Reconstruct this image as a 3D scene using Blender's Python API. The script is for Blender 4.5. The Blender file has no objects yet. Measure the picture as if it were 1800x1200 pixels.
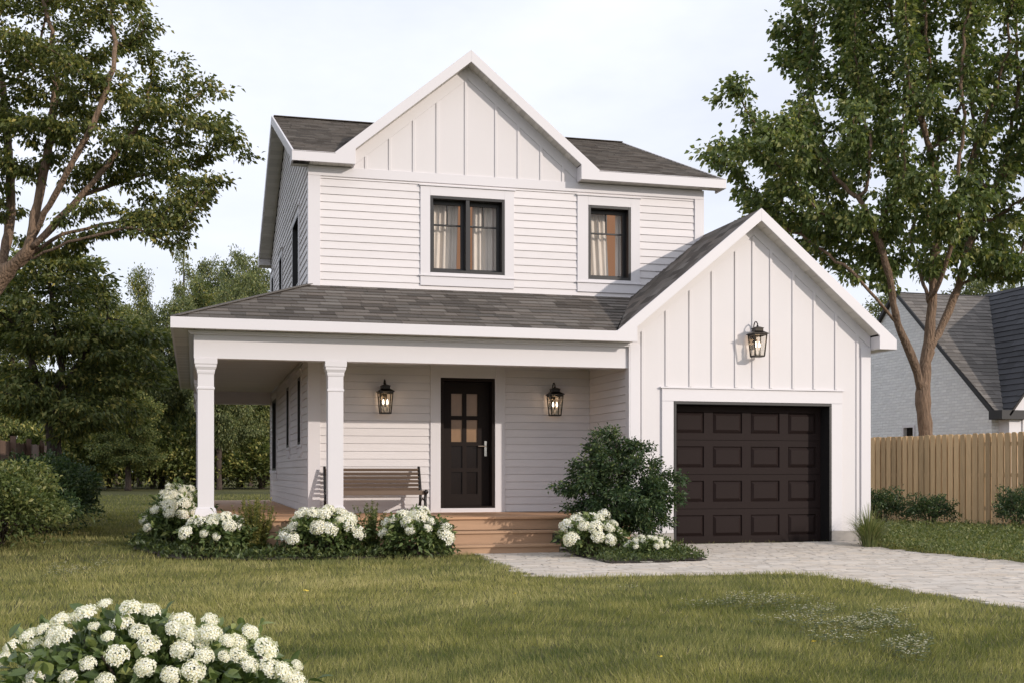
import bpy, math, random
import numpy as np
from mathutils import Matrix, Vector

random.seed(7)
rng = np.random.default_rng(11)
SC = bpy.context.scene
COL = SC.collection
R = math.radians

# ------------------------------------------------------------------ camera
F, THETA, CAMZ = 2103.0, R(14.9), 1.10
cam = bpy.data.cameras.new("camera")
cam.sensor_width = 36.0
cam.lens = F / 1800 * 36
cam.shift_y = 230 / 1800
cam.clip_end = 2000
camo = bpy.data.objects.new("camera", cam)
camo.location = (0, 0, CAMZ)
camo.rotation_euler = (R(90), 0, -THETA)
COL.objects.link(camo)
SC.camera = camo

# ------------------------------------------------------------------ sky and sun
SUNV = Vector((.81, -1.0, .43)).normalized()
ELEV = math.asin(SUNV.z)
AZ = math.atan2(SUNV.x, SUNV.y)                 # clockwise from +Y
world = bpy.data.worlds.new("World")
SC.world = world
world.use_nodes = True
nt = world.node_tree
nt.nodes.clear()
wo = nt.nodes.new("ShaderNodeOutputWorld")
bg = nt.nodes.new("ShaderNodeBackground")
bg.inputs["Strength"].default_value = 0.1
sky = nt.nodes.new("ShaderNodeTexSky")
sky.sky_type = 'NISHITA'
sky.sun_disc = False
sky.sun_elevation = ELEV
sky.sun_rotation = AZ
sky.air_density = 1.0
sky.dust_density = 2.0
tc = nt.nodes.new("ShaderNodeTexCoord")
mp = nt.nodes.new("ShaderNodeMapping")
mp.inputs["Scale"].default_value = (1.0, 1.0, 2.6)
nz = nt.nodes.new("ShaderNodeTexNoise")
nz.inputs["Scale"].default_value = 2.2
nz.inputs["Detail"].default_value = 6
nz.inputs["Roughness"].default_value = .55
rp = nt.nodes.new("ShaderNodeValToRGB")
rp.color_ramp.elements[0].position = .30
rp.color_ramp.elements[0].color = (.66, .66, .66, 1)
rp.color_ramp.elements[1].position = .66
rp.color_ramp.elements[1].color = (.97, .97, .97, 1)
mixs = nt.nodes.new("ShaderNodeMix")
mixs.data_type = 'RGBA'
mixs.inputs[7].default_value = (10.5, 10.9, 12.2, 1)      # thin bright cloud
L = nt.links.new
L(tc.outputs["Generated"], mp.inputs[0]); L(mp.outputs[0], nz.inputs["Vector"])
L(nz.outputs[0], rp.inputs[0]); L(rp.outputs[0], mixs.inputs[0])
L(sky.outputs[0], mixs.inputs[6]); L(mixs.outputs[2], bg.inputs["Color"]); L(bg.outputs[0], wo.inputs[0])

sun = bpy.data.lights.new("sun", 'SUN')
sun.energy = 2.7
sun.angle = R(.55)
sun.color = (1.0, .895, .80)
suno = bpy.data.objects.new("sun", sun)
suno.rotation_euler = SUNV.to_track_quat('Z', 'Y').to_euler()
suno.location = (20, -20, 20)
COL.objects.link(suno)

SC.view_settings.view_transform = 'Standard'
SC.view_settings.look = 'None'
SC.view_settings.gamma = 1
SC.view_settings.exposure = 0.0
SC.cycles.max_bounces = 8
SC.cycles.transparent_max_bounces = 12

# ------------------------------------------------------------------ helpers
CT, ST = math.cos(THETA), math.sin(THETA)


def at(px, py, d):
    """a point of the place: its bearing and height as measured, d metres ahead"""
    xc = (px - 900) / F * d
    return Vector((xc * CT + d * ST, -xc * ST + d * CT, CAMZ + (830 - py) / F * d))


def sm(t):
    t = np.clip(t, 0, 1)
    return t * t * (3 - 2 * t)


def gz(x, y):
    x = np.asarray(x, float); y = np.asarray(y, float)
    return -.05 * sm((17.05 - y) / .8) + .50 * sm((y - 25) / 33)


def gat(px, py, z=-.05):
    p = at(px, py, (CAMZ - z) * F / (py - 830))
    return (p.x, p.y)


def tag(o, label=None, cat=None, group=None, kind=None):
    if label: o["label"] = label
    if cat: o["category"] = cat
    if group: o["group"] = group
    if kind: o["kind"] = kind
    return o


def empty(name, loc, label=None, cat=None, group=None):
    o = bpy.data.objects.new(name, None)
    o.location = loc
    o.empty_display_size = .2
    COL.objects.link(o)
    return tag(o, label, cat, group)


def adopt(o, parent):
    """parent o (modelled in the parent's own frame)"""
    o.parent = parent
    return o


def link(name, me, mat, parent=None):
    o = bpy.data.objects.new(name, me)
    COL.objects.link(o)
    if mat is not None and len(me.materials) == 0:
        for m in (mat if isinstance(mat, (list, tuple)) else [mat]):
            me.materials.append(m)
    if parent is not None: o.parent = parent
    return o


def np_mesh(name, verts, faces_n, loops, tint=None, smooth=False, matidx=None):
    """fast mesh: verts (N,3), faces_n list of face sizes, loops flat indices, tint per face"""
    me = bpy.data.meshes.new(name)
    verts = np.asarray(verts, np.float32); faces_n = np.asarray(faces_n, np.int32); loops = np.asarray(loops, np.int32)
    me.vertices.add(len(verts)); me.vertices.foreach_set("co", verts.ravel())
    me.loops.add(len(loops)); me.loops.foreach_set("vertex_index", loops)
    me.polygons.add(len(faces_n))
    st = np.concatenate([[0], np.cumsum(faces_n)[:-1]]).astype(np.int32)
    me.polygons.foreach_set("loop_start", st); me.polygons.foreach_set("loop_total", faces_n)
    me.polygons.foreach_set("use_smooth", np.full(len(faces_n), bool(smooth)))
    if matidx is not None: me.polygons.foreach_set("material_index", np.asarray(matidx, np.int32))
    a = me.attributes.new("tint", 'FLOAT', 'FACE')
    a.data.foreach_set("value", np.asarray(tint if tint is not None else np.full(len(faces_n), .5), np.float32))
    me.update(calc_edges=True)
    me.validate()
    return me


class MB:
    """collects polygons, boxes, prisms and tubes into one mesh"""

    def __init__(s, off=(0, 0, 0)):
        s.v, s.f, s.t, s.m, s.off, s.mi = [], [], [], [], off, 0

    def poly(s, pts, t=.5):
        b = len(s.v)
        ox, oy, oz = s.off
        s.v += [(p[0] - ox, p[1] - oy, p[2] - oz) for p in pts]
        s.f.append(list(range(b, b + len(pts)))); s.t.append(t); s.m.append(s.mi)

    def box(s, x0, x1, y0, y1, z0, z1, t=.5):
        b = len(s.v)
        ox, oy, oz = s.off
        x0 -= ox; x1 -= ox; y0 -= oy; y1 -= oy; z0 -= oz; z1 -= oz
        s.v += [(x0, y0, z0), (x1, y0, z0), (x1, y1, z0), (x0, y1, z0), (x0, y0, z1), (x1, y0, z1), (x1, y1, z1), (x0, y1, z1)]
        for q in ((0, 3, 2, 1), (4, 5, 6, 7), (0, 1, 5, 4), (1, 2, 6, 5), (2, 3, 7, 6), (3, 0, 4, 7)):
            s.f.append([b + i for i in q]); s.t.append(t); s.m.append(s.mi)

    def prism(s, pts, ext, t=.5):
        """polygon pts (3d) extruded by vector ext"""
        e = Vector(ext)
        a = [Vector(p) for p in pts]; c = [p + e for p in a]
        b = len(s.v); n = len(a)
        o = Vector(s.off)
        s.v += [tuple(p - o) for p in a + c]
        fs = [list(range(n))[::-1], list(range(n, 2 * n))] + [[i, (i + 1) % n, n + (i + 1) % n, n + i] for i in range(n)]
        for q in fs:
            s.f.append([b + i for i in q]); s.t.append(t); s.m.append(s.mi)

    def bar(s, a, b_, w, h, up=(0, 0, 1), t=.5):
        """rectangular bar from a to b_"""
        a = Vector(a); b_ = Vector(b_)
        d = (b_ - a).normalized(); u = Vector(up)
        sx = d.cross(u).normalized() * (w / 2); sz = sx.cross(d).normalized() * (h / 2)
        s.prism([a - sx - sz, a + sx - sz, a + sx + sz, a - sx + sz], b_ - a, t)

    def tube(s, pts, r, n=8, t=.5):
        pts = [Vector(p) for p in pts]
        rr = r if isinstance(r, (list, tuple)) else [r] * len(pts)
        rings = []
        b0 = len(s.v)
        o = Vector(s.off)
        ref = Vector((0, 0, 1))
        for i, p in enumerate(pts):
            d = (pts[min(i + 1, len(pts) - 1)] - pts[max(i - 1, 0)]).normalized()
            if i == 0:
                u = d.cross(ref)
                if u.length < 1e-2: u = d.cross(Vector((1, 0, 0)))
            else:
                u = u - d * u.dot(d)
            u.normalize(); w = d.cross(u)
            for k in range(n):
                a = 2 * math.pi * k / n
                s.v.append(tuple(p + (u * math.cos(a) + w * math.sin(a)) * rr[i] - o))
        for i in range(len(pts) - 1):
            for k in range(n):
                k2 = (k + 1) % n
                s.f.append([b0 + i * n + k, b0 + i * n + k2, b0 + (i + 1) * n + k2, b0 + (i + 1) * n + k]); s.t.append(t); s.m.append(s.mi)
        for i in (0, len(pts) - 1):
            q = [b0 + i * n + k for k in range(n)]
            s.f.append(q if i else q[::-1]); s.t.append(t); s.m.append(s.mi)

    def square_lathe(s, cx, cy, prof, t=.5):
        b = len(s.v)
        ox, oy, oz = s.off
        for (h, z) in prof:
            for (sx, sy) in ((-1, -1), (1, -1), (1, 1), (-1, 1)):
                s.v.append((cx + sx * h - ox, cy + sy * h - oy, z - oz))
        for i in range(len(prof) - 1):
            for k in range(4):
                k2 = (k + 1) % 4
                s.f.append([b + i * 4 + k, b + i * 4 + k2, b + i * 4 + 4 + k2, b + i * 4 + 4 + k]); s.t.append(t); s.m.append(s.mi)
        for i in (0, len(prof) - 1):
            q = [b + i * 4 + k for k in range(4)]
            s.f.append(q[::-1] if i == 0 else q); s.t.append(t); s.m.append(s.mi)

    def mesh(s, name, smooth=False):
        n = [len(f) for f in s.f]
        return np_mesh(name, s.v, n, [i for f in s.f for i in f], s.t, smooth, s.m)

    def build(s, name, mat, parent=None, bevel=0, smooth=False):
        o = link(name, s.mesh(name, smooth), mat, parent)
        if bevel:
            m = o.modifiers.new("bevel", 'BEVEL'); m.width = bevel; m.segments = 2
            m.limit_method = 'ANGLE'; m.angle_limit = R(40)
        return o


def holes_grid(x0, x1, z0, z1, holes):
    """rectangles covering [x0,x1]x[z0,z1] minus holes (u0,u1,z0,z1)"""
    xs = sorted({x0, x1} | {min(max(h[i], x0), x1) for h in holes for i in (0, 1)})
    zs = sorted({z0, z1} | {min(max(h[i], z0), z1) for h in holes for i in (2, 3)})
    out = []
    for i in range(len(xs) - 1):
        for j in range(len(zs) - 1):
            cx, cz = (xs[i] + xs[i + 1]) / 2, (zs[j] + zs[j + 1]) / 2
            if not any(h[0] < cx < h[1] and h[2] < cz < h[3] for h in holes):
                out.append((xs[i], xs[i + 1], zs[j], zs[j + 1]))
    return out


# ------------------------------------------------------------------ materials
def _new(name):
    m = bpy.data.materials.new(name)
    m.use_nodes = True
    t = m.node_tree
    t.nodes.clear()
    out = t.nodes.new("ShaderNodeOutputMaterial")
    p = t.nodes.new("ShaderNodeBsdfPrincipled")
    t.links.new(p.outputs[0], out.inputs[0])
    return m, t, p, out


def mat(name, col, rough=.6, tint=.0, noise=.08, scale=6, stretch=(1, 1, 1), bump=.0, bscale=60, bstretch=(1, 1, 1), metal=0, spec=.5, col2=None):
    m, t, p, out = _new(name)
    l = t.links.new
    p.inputs["Roughness"].default_value = rough
    p.inputs["Metallic"].default_value = metal
    p.inputs["Specular IOR Level"].default_value = spec
    c = t.nodes.new("ShaderNodeTexCoord")
    mp_ = t.nodes.new("ShaderNodeMapping"); mp_.inputs["Scale"].default_value = stretch
    n = t.nodes.new("ShaderNodeTexNoise"); n.inputs["Scale"].default_value = scale; n.inputs["Detail"].default_value = 6; n.inputs["Roughness"].default_value = .6
    l(c.outputs["Object"], mp_.inputs[0]); l(mp_.outputs[0], n.inputs["Vector"])
    a = t.nodes.new("ShaderNodeAttribute"); a.attribute_name = "tint"
    # value = 1 + tint*(a-.5)*2 + noise*(n-.5)*2
    m1 = t.nodes.new("ShaderNodeMath"); m1.operation = 'MULTIPLY_ADD'; m1.inputs[1].default_value = 2 * tint; m1.inputs[2].default_value = 1 - tint
    l(a.outputs["Fac"], m1.inputs[0])
    m2 = t.nodes.new("ShaderNodeMath"); m2.operation = 'MULTIPLY_ADD'; m2.inputs[1].default_value = 2 * noise; m2.inputs[2].default_value = -noise
    l(n.outputs[0], m2.inputs[0])
    m3 = t.nodes.new("ShaderNodeMath"); m3.operation = 'ADD'; l(m1.outputs[0], m3.inputs[0]); l(m2.outputs[0], m3.inputs[1])
    mx = t.nodes.new("ShaderNodeMix"); mx.data_type = 'RGBA'
    mx.inputs[6].default_value = (*col, 1); mx.inputs[7].default_value = (*(col2 or col), 1)
    if col2:
        f2 = t.nodes.new("ShaderNodeMath"); f2.operation = 'FRACT'
        f1 = t.nodes.new("ShaderNodeMath"); f1.operation = 'MULTIPLY'; f1.inputs[1].default_value = 7.31
        l(a.outputs["Fac"], f1.inputs[0]); l(f1.outputs[0], f2.inputs[0]); l(f2.outputs[0], mx.inputs[0])
    vm = t.nodes.new("ShaderNodeVectorMath"); vm.operation = 'SCALE'
    l(mx.outputs[2], vm.inputs[0]); l(m3.outputs[0], vm.inputs["Scale"]); l(vm.outputs[0], p.inputs["Base Color"])
    if bump:
        mb = t.nodes.new("ShaderNodeMapping"); mb.inputs["Scale"].default_value = bstretch
        n2 = t.nodes.new("ShaderNodeTexNoise"); n2.inputs["Scale"].default_value = bscale; n2.inputs["Detail"].default_value = 5
        b = t.nodes.new("ShaderNodeBump"); b.inputs["Strength"].default_value = bump; b.inputs["Distance"].default_value = .01 if bump < .75 else .11
        l(c.outputs["Object"], mb.inputs[0]); l(mb.outputs[0], n2.inputs["Vector"]); l(n2.outputs[0], b.inputs["Height"]); l(b.outputs[0], p.inputs["Normal"])
    return m


def leafmat(name, ramp, trans=.28, rough=.45, spec=.35):
    m, t, p, out = _new(name)
    l = t.links.new
    a = t.nodes.new("ShaderNodeAttribute"); a.attribute_name = "tint"
    r = t.nodes.new("ShaderNodeValToRGB")
    els = r.color_ramp.elements
    for i, (pos, c) in enumerate(ramp):
        e = els[i] if i < 2 else els.new(pos)
        e.position = pos; e.color = (*c, 1)
    l(a.outputs["Fac"], r.inputs[0]); l(r.outputs[0], p.inputs["Base Color"])
    p.inputs["Roughness"].default_value = rough
    p.inputs["Specular IOR Level"].default_value = spec
    tr = t.nodes.new("ShaderNodeBsdfTranslucent")
    h = t.nodes.new("ShaderNodeMix"); h.data_type = 'RGBA'; h.blend_type = 'MULTIPLY'; h.inputs[0].default_value = 1
    h.inputs[7].default_value = (1.5, 1.6, .7, 1)
    l(r.outputs[0], h.inputs[6]); l(h.outputs[2], tr.inputs[0])
    mx = t.nodes.new("ShaderNodeMixShader"); mx.inputs[0].default_value = trans
    l(p.outputs[0], mx.inputs[1]); l(tr.outputs[0], mx.inputs[2]); l(mx.outputs[0], out.inputs[0])
    return m


def emitmat(name, col, strength):
    m, t, p, out = _new(name)
    p.inputs["Base Color"].default_value = (*col, 1)
    p.inputs["Emission Color"].default_value = (*col, 1)
    p.inputs["Emission Strength"].default_value = strength
    return m


def glassmat(name, tint=(1, 1, 1), refl=.06, rough=.01):
    m, t, p, out = _new(name)
    l = t.links.new
    tr = t.nodes.new("ShaderNodeBsdfTransparent"); tr.inputs[0].default_value = (*tint, 1)
    g = t.nodes.new("ShaderNodeBsdfGlossy"); g.inputs["Roughness"].default_value = rough
    lw = t.nodes.new("ShaderNodeLayerWeight"); lw.inputs[0].default_value = .5
    pw = t.nodes.new("ShaderNodeMath"); pw.operation = 'POWER'; pw.inputs[1].default_value = 5
    ad = t.nodes.new("ShaderNodeMath"); ad.operation = 'MULTIPLY_ADD'; ad.inputs[1].default_value = .9; ad.inputs[2].default_value = refl
    l(lw.outputs["Facing"], pw.inputs[0]); l(pw.outputs[0], ad.inputs[0])
    mx = t.nodes.new("ShaderNodeMixShader")
    l(ad.outputs[0], mx.inputs[0]); l(tr.outputs[0], mx.inputs[1]); l(g.outputs[0], mx.inputs[2]); l(mx.outputs[0], out.inputs[0])
    return m


M = {}
M['siding'] = mat("white_siding", (.695, .662, .660), .55, .035, .06, 3, (1, 1, 6), .10, 40, (.3, .3, 6))
M['trim'] = mat("white_trim", (.675, .652, .665), .5, .01, .02, 3)
M['batten'] = mat("white_board", (.665, .637, .638), .55, .015, .02, 3)
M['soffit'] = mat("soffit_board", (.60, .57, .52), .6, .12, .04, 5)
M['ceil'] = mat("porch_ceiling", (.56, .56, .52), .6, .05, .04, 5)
M['black'] = mat("black_frame", (.018, .017, .017), .4, 0, .1, 10)
M['gdoor'] = mat("brown_door", (.0205, .0135, .0125), .55, 0, .06, 12, bump=.05, bscale=120, bstretch=(1, 1, 8), spec=.09)
M['fdoor'] = mat("black_door", (.019, .0135, .0115), .5, 0, .06, 12, spec=.10)
M['shingle'] = mat("asphalt_shingle", (.122, .104, .089), .9, .42, .28, 55, (1, 1, 1), .6, 150, col2=(.140, .128, .115), spec=.2)
M['slab'] = mat("roof_underlay", (.05, .046, .044), .9, 0, .1, 20)
M['deck'] = mat("deck_board", (.52, .30, .165), .6, .12, .16, 5, (.4, 6, 6), .15, 30, (.3, 8, 8))
M['step'] = mat("step_board", (.44, .275, .165), .6, .10, .14, 5, (.5, 6, 6), .15, 30, (.3, 8, 8))
M['bench'] = mat("bench_slat", (.135, .092, .064), .55, .12, .14, 5, (.5, 8, 8))
M['iron'] = mat("cast_iron", (.02, .017, .016), .4, 0, .1, 20, metal=.3)
M['bronze'] = mat("lantern_metal", (.022, .018, .014), .35, 0, .2, 40, metal=.6)
M['steel'] = mat("brushed_steel", (.75, .70, .62), .25, 0, .04, 30, metal=1)
M['plinth'] = mat("concrete_plinth", (.40, .37, .34), .9, 0, .25, 9, bump=.3, bscale=60)
M['paver'] = mat("stone_paver", (.53, .465, .39), .8, .14, .14, 14, bump=.35, bscale=45, col2=(.56, .51, .445))
M['joint'] = mat("joint_sand", (.20, .18, .155), .95, 0, .2, 30)
M['fencewood'] = mat("fence_board", (.56, .39, .215), .75, .32, .35, 5, (6, 6, .5), .3, 40, (8, 8, .5))
M['oldfence'] = mat("old_fence_board", (.16, .10, .07), .8, .2, .2, 6, (5, 5, .6))
M['brick'] = mat("painted_brick", (.74, .75, .76), .7, .05, .05, 4, bump=.5, bscale=7, bstretch=(1, 1, 3))
def brickmat():
    m, t, p, out = _new("painted_brick_wall")
    l = t.links.new
    c = t.nodes.new("ShaderNodeTexCoord"); sp = t.nodes.new("ShaderNodeSeparateXYZ"); cb = t.nodes.new("ShaderNodeCombineXYZ")
    ad = t.nodes.new("ShaderNodeMath"); ad.operation = 'ADD'
    l(c.outputs["Object"], sp.inputs[0]); l(sp.outputs[0], ad.inputs[0]); l(sp.outputs[1], ad.inputs[1])
    l(ad.outputs[0], cb.inputs[0]); l(sp.outputs[2], cb.inputs[1])
    n = t.nodes.new("ShaderNodeTexNoise"); n.inputs["Scale"].default_value = 9
    l(c.outputs["Object"], n.inputs["Vector"])
    b = t.nodes.new("ShaderNodeTexBrick")
    b.inputs["Color1"].default_value = (.84, .84, .83, 1); b.inputs["Color2"].default_value = (.74, .74, .74, 1); b.inputs["Mortar"].default_value = (.66, .66, .66, 1)
    b.inputs["Scale"].default_value = 1; b.inputs["Brick Width"].default_value = .23; b.inputs["Row Height"].default_value = .078; b.inputs["Mortar Size"].default_value = .008
    l(cb.outputs[0], b.inputs["Vector"]); l(b.outputs["Color"], p.inputs["Base Color"])
    m2 = t.nodes.new("ShaderNodeMath"); m2.operation = 'MULTIPLY_ADD'; m2.inputs[1].default_value = -.8
    l(b.outputs["Fac"], m2.inputs[0]); l(n.outputs[0], m2.inputs[2])
    bp = t.nodes.new("ShaderNodeBump"); bp.inputs["Strength"].default_value = .9; bp.inputs["Distance"].default_value = .03
    l(m2.outputs[0], bp.inputs["Height"]); l(bp.outputs[0], p.inputs["Normal"])
    p.inputs["Roughness"].default_value = .75
    return m


M['brick'] = brickmat()
M['slate'] = mat("dark_shingle", (.17, .155, .142), .85, .26, .3, 25, bump=.6, bscale=40)
M['slate_shaded'] = mat("shaded_shingle", (.050, .051, .058), .85, .26, .25, 25, bump=.6, bscale=40)  # darker copy of the slate: the cross gable's shade put into its colour
M['darktrim'] = mat("dark_trim", (.018, .017, .018), .6)
M['bark'] = mat("tree_bark", (.21, .14, .092), .9, .1, .85, 7, (4, 4, .7), 1.0, 8, (3, 3, .5))
M['barkd'] = mat("dark_bark", (.085, .062, .048), .9, .1, .4, 5, (3, 3, .5), .8, 14, (2, 2, .4))
M['soil'] = mat("garden_soil", (.045, .034, .025), .95, 0, .3, 12, bump=.6, bscale=30)
M['glass'] = glassmat("window_glass", (.93, .94, .94), .05)
M['lglass'] = glassmat("lantern_glass", (.96, .95, .92), .04)
M['amber'] = mat("frosted_amber_glass", (.26, .155, .08), .28, 0, .35, 3, (2, 1, .7))
M['dpane'] = mat("dark_glass", (.014, .0095, .008), .25, 0, .2, 8, spec=.2)
M['curtain'] = mat("white_curtain", (.78, .69, .60), .8, .05, .05, 6)
M['room'] = emitmat("warm_room_wall", (.46, .25, .11), .36)
M['candle'] = mat("candle_sleeve", (.75, .70, .62), .6)
M['bulb'] = emitmat("lit_bulb", (1.0, .88, .72), 3.2)
M['dark'] = mat("dark_interior", (.012, .012, .012), .8)
G = lambda a, b, c: [(0, a), (.55, b), (1, c)]
M['leaf_maple'] = leafmat("maple_leaf", G((.042, .070, .024), (.150, .190, .060), (.42, .39, .14)))
M['leaf_left'] = leafmat("left_tree_leaf", G((.042, .062, .018), (.140, .160, .046), (.42, .35, .10)))
M['leaf_dark'] = leafmat("dark_tree_leaf", G((.038, .060, .018), (.150, .178, .052), (.48, .41, .13)), .2)
M['leaf_wood'] = leafmat("woodland_leaf", G((.056, .080, .034), (.155, .180, .068), (.36, .33, .13)), .2)
M['leaf_hedge'] = leafmat("hedge_leaf", G((.045, .070, .022), (.115, .145, .045), (.26, .25, .09)), .22)
M['leaf_shrub'] = leafmat("shrub_leaf", G((.018, .038, .016), (.052, .088, .034), (.17, .20, .07)), .2)
M['leaf_hyd'] = leafmat("hydrangea_leaf", G((.040, .066, .022), (.115, .160, .055), (.28, .31, .11)), .2)
M['leaf_gold'] = leafmat("golden_sprig_leaf", G((.07, .085, .02), (.19, .19, .05), (.36, .30, .11)), .3)
M['leaf_bed'] = leafmat("bed_leaf", G((.06, .085, .028), (.155, .185, .065), (.36, .33, .15)), .25)
M['leaf_cover'] = leafmat("ground_cover_leaf", G((.035, .055, .018), (.085, .115, .038), (.20, .21, .07)), .2)
M['grass'] = leafmat("lawn_blade", G((.070, .098, .032), (.295, .283, .108), (.58, .49, .26)), .3, .6, .15)
M['petal'] = leafmat("white_petal", G((.55, .53, .40), (.80, .78, .70), (.86, .85, .80)), .2, .6, .2)
M['clover'] = leafmat("clover_petal", G((.36, .33, .24), (.56, .53, .42), (.72, .69, .60)), .2, .7, .15)
M['pollen'] = mat("flower_centre", (.62, .52, .24), .8)
M['stem'] = mat("green_stem", (.07, .095, .03), .7)
M['yellow'] = mat("yellow_petal", (.75, .55, .06), .7)


# ------------------------------------------------------------------ leaves and trees
def frames(d):
    """orthonormal (d,u,w) rows for directions d (N,3)"""
    d = d / np.maximum(np.linalg.norm(d, axis=1, keepdims=True), 1e-9)
    ref = np.where(np.abs(d[:, 2:3]) > .93, np.array([[1., 0, 0]]), np.array([[0, 0, 1.]]))
    u = np.cross(d, ref); u /= np.maximum(np.linalg.norm(u, axis=1, keepdims=True), 1e-9)
    return d, u, np.cross(u, d)


def leaf_arrays(base, dirs, size, wid=.55, fold=.18, roll=.6, droop=.0):
    """6-vertex folded pointed leaves; returns verts, faces_n, loops"""
    n = len(base)
    d, u, w = frames(dirs)
    a = rng.normal(0, roll, n)[:, None]
    u2 = u * np.cos(a) + w * np.sin(a); w2 = np.cross(u2, d)
    s = np.asarray(size).reshape(-1, 1) * np.ones((n, 1))
    hw = s * wid / 2
    tip = base + d * s - np.array([[0, 0, 1.]]) * s * droop
    m1 = base + d * s * .42
    l1 = m1 + u2 * hw + w2 * hw * fold * 2; r1 = m1 - u2 * hw + w2 * hw * fold * 2
    v = np.stack([base, l1, tip, r1], 1).reshape(-1, 3)
    k = np.arange(n)[:, None] * 4
    loops = np.concatenate([k, k + 3, k + 2, k, k + 2, k + 1], 1).ravel()
    return v, np.full(n * 2, 3), loops


def round_leaf_arrays(base, dirs, size, wid=.55, fold=.18, roll=.6, droop=.1):
    n = len(base)
    d, u, w = frames(dirs)
    a = rng.normal(0, roll, n)[:, None]
    u2 = u * np.cos(a) + w * np.sin(a); w2 = np.cross(u2, d)
    s = np.asarray(size).reshape(-1, 1) * np.ones((n, 1))
    st = [(0, 0.05), (.18, .62), (.42, 1.0), (.70, .72), (1.0, .04)]
    rows_ = []
    for t, k in st:
        m = base + d * s * t - np.array([[0, 0, 1.]]) * s * droop * t * t * 1.6
        hw = s * wid / 2 * k
        rows_ += [m + u2 * hw + w2 * hw * fold * 2, m, m - u2 * hw + w2 * hw * fold * 2]
    v = np.stack(rows_, 1).reshape(-1, 3)
    k = np.arange(n)[:, None] * 15
    q = []
    for i in range(4):
        b = 3 * i
        q += [k + b, k + b + 1, k + b + 4, k + b + 3, k + b + 1, k + b + 2, k + b + 5, k + b + 4]
    return v, np.full(n * 8, 4), np.concatenate(q, 1).ravel()


def leaf_mesh(name, base, dirs, size, tint, rounded=False, **kw):
    if rounded:
        v, fn, lp = round_leaf_arrays(base, dirs, size, **kw)
        return np_mesh(name, v, fn, lp, np.repeat(np.clip(tint, 0, 1), 8))
    v, fn, lp = leaf_arrays(base, dirs, size, **kw)
    return np_mesh(name, v, fn, lp, np.repeat(np.clip(tint, 0, 1), 2))


def colonize(seeds, attr, step, kill, infl=1e9, iters=140, bias=(0, 0, .05), maxkids=3):
    pos = [np.array(seeds[0][0], float)]; par = [-1]
    for pl in seeds:
        p0 = np.array(pl[0], float)
        i = int(np.argmin([np.sum((q - p0) ** 2) for q in pos]))
        for a, b in zip(pl[:-1], pl[1:]):
            a = np.array(a, float); b = np.array(b, float)
            k = max(1, int(np.linalg.norm(b - a) / step))
            for j in range(1, k + 1):
                pos.append(a + (b - a) * j / k + (rng.normal(0, step * .05, 3) if j < k else 0)); par.append(i); i = len(pos) - 1
    P = np.array(pos); A = attr.copy()
    kids = np.zeros(len(P), int)
    for q in par:
        if q >= 0: kids[q] += 1
    D = np.linalg.norm(A[:, None] - P[None], axis=2); near = D.argmin(1); nd = D.min(1)
    for it in range(iters):
        keep = nd > kill
        A, near, nd = A[keep], near[keep], nd[keep]
        if len(A) == 0: break
        ok = (nd < infl)
        acc = np.zeros((len(P), 3)); v = (A - P[near]) / nd[:, None]
        np.add.at(acc, near[ok], v[ok])
        g = np.where((np.abs(acc).sum(1) > 0) & (kids < maxkids))[0]
        if len(g) == 0: break
        dv = acc[g]; dv /= np.linalg.norm(dv, axis=1, keepdims=True) + 1e-9
        dv = dv + np.array(bias) + rng.normal(0, .13, dv.shape)
        dv /= np.linalg.norm(dv, axis=1, keepdims=True)
        new = P[g] + dv * step
        kids[g] += 1
        b0 = len(P)
        P = np.concatenate([P, new]); par += list(g); kids = np.concatenate([kids, np.zeros(len(new), int)])
        D = np.linalg.norm(A[:, None] - new[None], axis=2); j = D.argmin(1); m = D.min(1)
        c = m < nd
        near[c] = b0 + j[c]; nd[c] = m[c]
    return P, np.array(par)


def branch_mesh(name, P, par, tip, base_r, sides=6, min_r=0.0):
    n = len(P)
    pw = np.zeros(n); cnt = np.zeros(n, int)
    for i in range(n - 1, -1, -1):
        if pw[i] == 0: pw[i] = 1.0
        if par[i] >= 0: pw[par[i]] += pw[i]
    gam = math.log(base_r / tip) / math.log(max(pw[0], 2))
    r = tip * pw ** gam
    main = np.full(n, -1)
    for i in range(1, n):
        p = par[i]
        if main[p] < 0 or pw[i] > pw[main[p]]: main[p] = i
    mb = MB()
    starts = [0] + [i for i in range(1, n) if main[par[i]] != i]
    for s in starts:
        ch = []; rr = []
        if par[s] >= 0: ch.append(P[par[s]]); rr.append(min(r[par[s]], r[s] * 1.15))
        i = s
        while i >= 0:
            ch.append(P[i]); rr.append(r[i] * (1 + (.07 * math.sin(i * 2.7) + .05 * math.sin(i * 1.1) if r[i] > .05 else 0)) * (1.25 if i == 0 else 1)); i = main[i]
        if len(ch) < 2 or max(rr) < min_r: continue
        sd = sides if max(rr) > .05 else (5 if max(rr) > .02 else 3)
        if max(rr) > .08: sd = 10
        mb.tube(ch, rr, sd, random.random())
    return mb.mesh(name, True), r, main


def blob_points(blobs, n):
    """n points in a union of ellipsoids (cx,cy,cz,rx,ry,rz), denser at the rim"""
    b = np.array(blobs, float)
    w = b[:, 3] * b[:, 4] * b[:, 5]; w = w ** .8
    k = rng.choice(len(b), n, p=w / w.sum())
    v = rng.normal(size=(n, 3)); v /= np.linalg.norm(v, axis=1, keepdims=True)
    rad = rng.random(n) ** .42
    return b[k, :3] + v * rad[:, None] * b[k, 3:]


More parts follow.
